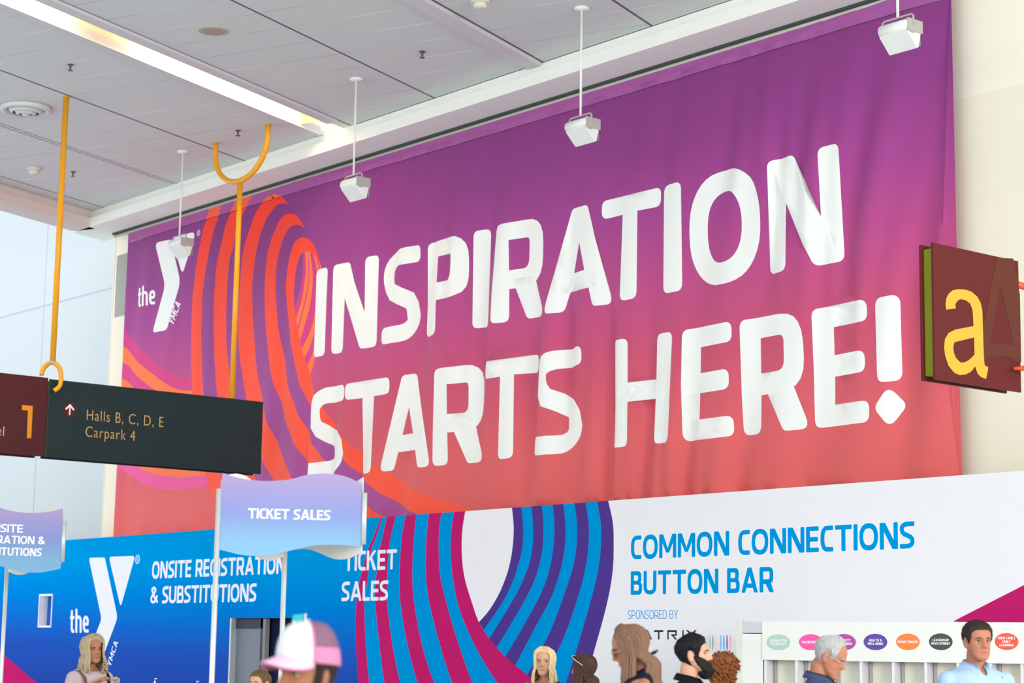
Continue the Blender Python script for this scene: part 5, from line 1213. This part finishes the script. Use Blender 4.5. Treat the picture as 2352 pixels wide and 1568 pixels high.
# woman at the far left with a cup
w1_arms = [[(-.168, -.012, 1.37), (-.235, .06, 1.14), (-.13, .27, 1.25), (.9, .35, .12), (0, .1, -1), .55], [(.168, -.012, 1.37), (.245, .05, 1.14), (.12, .26, 1.22), (-.85, .5, .25), (0, .2, -1), .5]]
def w1_arms(tol):
    V = Vector
    a, b_ = V(tol(218, 1570, 17.12)), V(tol(246, 1549, 17.06)); c, d = V(tol(284, 1580, 17.2)), V(tol(264, 1566, 17.06))
    return [[(-.168, -.012, 1.37), (-.235, .05, 1.13), tuple(c), tuple(d-c), (.3, .2, -1), .7], [(.168, -.012, 1.37), (.25, .04, 1.13), tuple(a), tuple(b_-a), (-.2, -.3, -1), .55]]
w1 = person('woman with wavy blonde hair in a mauve top, holding a cup before the blue wall', 211, 1456.5, 17.4, -32, 'tan', (178, 160, 130), ((188, 166, 172), 'round'), pitch=0, yawh=-4, roll=3,
       sleeve='half', arms=w1_arms, hairfn=long_hair(.20, 170, wave=.018, front=.72, spread=1.7, vol=.02, seed=2, part=-.02), extras=ex_w1, lips=(168, 92, 90), voxel=.006, top_off=.012)
# the cup she holds
hx = at_d(264.5, 1560.5, 17.0)
cupo = empty('cup', tuple(hx+np.array([0, 0, -.075])), 0, 'clear plastic cup of red and green salad held by the blonde woman at left', 'cup')
mb = MB(); mb.lathe([(.030, 0), (.034, .02), (.041, .085), (.043, .085), (.044, .088), (.036, .088)], n=24); 
mg = bpy.data.materials.new('clear_plastic'); mg.use_nodes = True; _p = mg.node_tree.nodes['Principled BSDF']; _p.inputs['Base Color'].default_value = (.95, .97, .97, 1); _p.inputs['Transmission Weight'].default_value = .8; _p.inputs['Roughness'].default_value = .1; _p.inputs['IOR'].default_value = 1.2
mb.build('vessel', mg, cupo, True)
rgc = random.Random(2)
for cc, nm in (((196, 60, 40), 'tomato_pieces'), ((110, 140, 50), 'lettuce_pieces'), ((226, 190, 120), 'corn_pieces')):
    mb = MB()
    for k in range(7): a = rgc.uniform(0, 6.28); r = rgc.uniform(0, .026); mb.ell((r*math.cos(a), r*math.sin(a), rgc.uniform(.03, .095)), (.012, .009, .007), 8)
    tag(mb.build(nm, mat(nm, cc, .4, noise=.05, scale=60), cupo, True), kind='stuff')

person('man with short brown hair, only his forehead showing in front of the grey door', 602, 1536.5, 15.0, 42, 'light', (104, 78, 52), ((70, 76, 92), 'collar'), male=1, hairfn=short_hair(.070, .050, -.01, -.065, .008), top_off=.008, voxel=.008)

# woman in the cap, close to the camera
def cap_fn(o, HM):
    mwc = mat('cap_white_foam', (214, 212, 220), .8, noise=.01); mpk = mat('cap_pink_cloth', (192, 118, 154), .8, noise=.02); mpm = mat('cap_pink_mesh', (124, 90, 110), .9, noise=.10, scale=160, bump=.5); mpl = mat('cap_brim_pale_pink', (222, 178, 200), .75, noise=.01)
    def crown(th, t):
        # th azimuth, t 0 (rim) .. 1 (top)
        zr = .034+.012*math.cos(th)*(1 if abs(th) < 1.6 else 1); a = t*math.pi/2
        w, f, b_ = .089, .106, -.118
        cy = (f+b_)/2; ry = (f-b_)/2
        fr = max(0, math.cos(th)); k = math.cos(a)**(.62+.0*fr); 
        z = zr+(.168-zr)*math.sin(a)**(.95)
        return Vector((w*math.sin(th)*k, cy*(.4+.6*k)+ry*math.cos(th)*k, z))
    def patch(name, t0, t1, tt0, tt1, m_, off=0, nn=24):
        bm = bmesh.new(); g = []
        for i in range(nn+1):
            r_ = []
            for j in range(17):
                th = t0+(t1-t0)*i/nn; t = tt0+(tt1-tt0)*j/16; p = crown(th, t); c_ = Vector((0, -.005, .06)); p = p+(p-c_).normalized()*off; r_.append(bm.verts.new(p))
            g.append(r_)
        for i in range(nn):
            for j in range(16): bm.faces.new((g[i][j], g[i+1][j], g[i+1][j+1], g[i][j+1]))
        bmesh.ops.remove_doubles(bm, verts=bm.verts, dist=.0004); bmesh.ops.recalc_face_normals(bm, faces=bm.faces)
        me = bpy.data.meshes.new('m'); bm.to_mesh(me); bm.free(); me.transform(HM); ob = link(name, me, m_, cp, True); s_ = ob.modifiers.new('t', 'SOLIDIFY'); s_.thickness = .003; return ob
    cp = empty('trucker_cap', (0, 0, 0)); cp.parent = o
    fw = 1.22
    patch('front_panel', -fw, fw, 0, 1, mwc)
    patch('mesh_back', fw, 2*math.pi-fw, .22, 1, mpm)
    patch('back_band', fw, 2*math.pi-fw, 0, .24, mpk, .001)
    for sg_ in (-1, 1): patch('piping', sg_*fw-.035, sg_*fw+.05, 0, .97, mpk, .0022, 4)
    mb = MB(); mb.ell((0, crown(0, 1).y, .169), (.009, .009, .005), 12); me = mb.mesh(); me.transform(HM); link('top_button', me, mwc, cp, True)
    # brim
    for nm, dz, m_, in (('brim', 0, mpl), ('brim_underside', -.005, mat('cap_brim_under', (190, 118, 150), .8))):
        bm = bmesh.new(); g = []
        for i in range(31):
            th = -1.24+2.48*i/30; r_ = []
            for j in range(9):
                t = j/8; p0_ = crown(th*.98, 0); ext_ = .068*max(0, math.cos(th*1.26))**.55
                p = Vector((p0_.x*(1+.03*t), p0_.y+ext_*t, p0_.z+.004-.018*t-.012*t*t*0+dz)); p.z -= 5.0*(p.x**2)*(.25+.75*t*ext_/.068)-.012; r_.append(bm.verts.new(p))
            g.append(r_)
        for i in range(30):
            for j in range(8): bm.faces.new((g[i][j], g[i+1][j], g[i+1][j+1], g[i][j+1]))
        bmesh.ops.recalc_face_normals(bm, faces=bm.faces)
        me = bpy.data.meshes.new('m'); bm.to_mesh(me); bm.free(); me.transform(HM); ob = link(nm, me, m_, cp, True); s_ = ob.modifiers.new('t', 'SOLIDIFY'); s_.thickness = .003
def cap_hair(o, HM, c, male):
    long_hair(.19, 110, wave=.012, front=1.45, spread=1.2, vol=.006, seed=8, lock=.009)(o, HM, c, male)
person('woman in a pink and white mesh-back cap with dark hair, blurred in the foreground', 716, 1434, 6.2, 52, 'deep', (40, 26, 24), ((60, 60, 70), 'round'), pitch=2, yawh=0, hairfn=cap_hair, extras=cap_fn, voxel=.005, top_off=.035, lips=(176, 96, 92))

def ex_blonde(o, HM):
    lanyard(o, (40, 36, 44), .0035, .058)
    mb = MB(); mb.tube([HM @ Vector((.080+.002, -.012+.009*math.cos(a), -.052+.016*math.sin(a))) for a in [k*math.pi/8 for k in range(17)]], .0016, 6, False); mb.build('earring', mat('silver_earring', (210, 210, 214), .2, .9), o, True)
    mb = MB(); rg_ = random.Random(3)
    mb.tube([(.10, -.03, 1.435), (.13, .02, 1.44), (.15, .07, 1.40), (.155, .1, 1.3)], [(.035, .008)]*4, 10); mb.build('scarf', mat('black_white_pattern', (120, 120, 122), .8, noise=.33, scale=55), o, True)
bl = person('woman with straight shoulder-length blonde hair facing the camera, in a dark top', 1252, 1485, 16.6, 14, 'light', (226, 198, 154), ((34, 32, 40), 'vneck'), pitch=-2, yawh=0,
       hairfn=long_hair(.185, 170, wave=.004, front=.80, spread=1.5, vol=.015, seed=6), extras=ex_blonde, lips=(196, 116, 112), brows=(140, 104, 74), voxel=.006, top_off=.012)
def ex_sun(o, HM):
    mb = MB(); w_ = []
    for sx in (-1, 1): mb.tube([Vector((sx*.066, .074, .108)), Vector((sx*.098, .035, .082)), Vector((sx*.106, -.02, .048)), Vector((sx*.104, -.045, .03))], .0032, 6)
    mb.tube([Vector((-.066, .074, .108)), Vector((-.03, .086, .114)), Vector((0, .088, .116)), Vector((.03, .086, .114)), Vector((.066, .074, .108))], .003, 6)
    me = mb.mesh(); me.transform(HM); link('sunglasses_frame', me, mat('pale_pink_frame', (236, 206, 204), .3), o, True)
    mb = MB()
    for sx in (-1, 1): mb.ell((sx*.035, .077, .102), (.026, .012, .012), 12)
    me = mb.mesh(); me.transform(HM); link('sunglasses_lens', me, mat('dark_lens', (30, 24, 28), .2), o, True)
person('woman with long brown hair and pale sunglasses pushed up on her head, turned away', 1345, 1499, 16.0, 118, 'light', (74, 52, 44), ((60, 56, 70), 'round'), pitch=2, hairfn=long_hair(.32, 180, wave=.008, front=1.0, spread=1.5, vol=.016, seed=9), extras=ex_sun, voxel=.007, top_off=.014)
def ex_w6(o, HM):
    glasses((160, 150, 150), tint=(50, 44, 60))(o, HM)
    mb = MB(); tl = PX['tol']; mb.tube([tl(1495, 1501, 11.2), tl(1503, 1498, 11.2), tl(1512, 1492, 11.2)], [.006, .010, .003], 8); mb.build('hair_clip', mat('black_clip', (26, 20, 24), .4), o, True)
person('woman with long straight brown hair and glasses looking down, in sleeveless navy top', 1467, 1431, 11.2, 88, 'tan', (122, 92, 74), ((24, 28, 46), 'tank'), pitch=22, yawh=0, hairfn=long_hair(.36, 190, wave=.003, front=1.06, spread=1.1, vol=.015, seed=12), extras=ex_w6, voxel=.006, top_off=-.008)
def beard_fn(o, HM):
    bm = bmesh.new()
    def mask(th, z):
        a = abs(th)
        if a < .30: return z < -.040 and not (-.072 < z < -.056 and a < .2)
        return z < -.045+.040*max(0, min(1, (a-.45)/.85)) and a < 1.5
    def off(th, z):
        th = th-2*math.pi if th > math.pi else th
        a = abs(th); l_ = -.040 if a < .3 else -.045+.040*max(0, min(1, (a-.45)/.85)); e = max(0, min(1, (l_-z)/.02))*max(0, min(1, (1.52-a)/.12))
        return .001+e*(.008+.020*max(0, min(1, (-z-.05)/.05))*max(0, math.cos(th*.7)))+e*.0012*math.sin(th*60+z*300)
    vs = head_surface(bm, 1, off, -.117, mask, 50, 120)
    bmesh.ops.delete(bm, geom=[v for v in bm.verts if not v.link_faces], context='VERTS'); smooth_edge(bm, 8)
    me = bpy.data.meshes.new('m'); bm.to_mesh(me); bm.free(); me.transform(HM); b_ = link('beard', me, hairmat((34, 27, 27)), o, True); s_ = b_.modifiers.new('t', 'SOLIDIFY'); s_.thickness = .003; s_.offset = -.8
    mb = MB(); mb.ell((0, .066, -.108), (.050, .050, .042), 24); me = mb.mesh(); me.transform(HM); link('beard_tip', me, hairmat((34, 27, 27)), b_, True)
person('bearded man with thick black hair and a black shirt, in profile facing right', 1590, 1453, 12.3, -84, 'light', (24, 21, 24), ((18, 18, 24), 'collar'), male=1, pitch=-5, hairfn=short_hair(.066, .050, -.035, -.085, .014, top=.004), extras=beard_fn, voxel=.006, build=1.12, top_off=.016, brows=(34, 26, 26), sleeve='half')
person('woman with curly auburn hair and dark-rimmed glasses, turned away behind the bearded man', 1657, 1490.5, 14.2, -122, 'olive', (138, 82, 46), ((236, 234, 232), 'round'), pitch=2, hairfn=curly_hair(), extras=glasses((56, 36, 40)), voxel=.007, top_off=.022)
person('older man with white hair and glasses in a navy polo shirt, looking down', 1888, 1452, 12.3, -78, 'ruddy', (172, 171, 170), ((64, 74, 108), 'collar'), male=1, pitch=26, hairfn=short_hair(.098, .085, -.005, -.07, .012), extras=glasses((190, 180, 170)), voxel=.006, build=1.15, top_off=.0, brows=(170, 160, 156))
def ex_m10(o, HM):
    lanyard(o, (84, 78, 110), .005, .068)
    rg_ = random.Random(1); m_ = mat('pink_motif', (224, 70, 130), .7); mb = MB()
    for x, z in ((-.12, 1.40), (-.02, 1.36), (.10, 1.38), (-.15, 1.32), (-.06, 1.30), (.05, 1.29), (.13, 1.30), (-.10, 1.25), (.0, 1.22), (.09, 1.23)):
        y = (.118*(.5+.5*1.1)+.014)*math.sqrt(max(0, 1-(x/(.175*1.1+.014))**2))-.004 if z < 1.36 else .105*math.sqrt(max(0, 1-(x/.2)**2)); mb.ell((x, y+.006, z), (.009, .004, .004), 8)
    mb.build('embroidery', m_, o, True)
person('smiling dark-haired man in a light blue button-down shirt with a lanyard', 2244, 1424, 13.4, -30, 'ruddy', (48, 36, 34), ((166, 192, 232), 'collar'), male=1, pitch=0, yawh=-4, hairfn=short_hair(.072, .060, -.012, -.068, .010, top=.008), extras=ex_m10, voxel=.006, build=1.12, top_off=.012, sleeve='half')
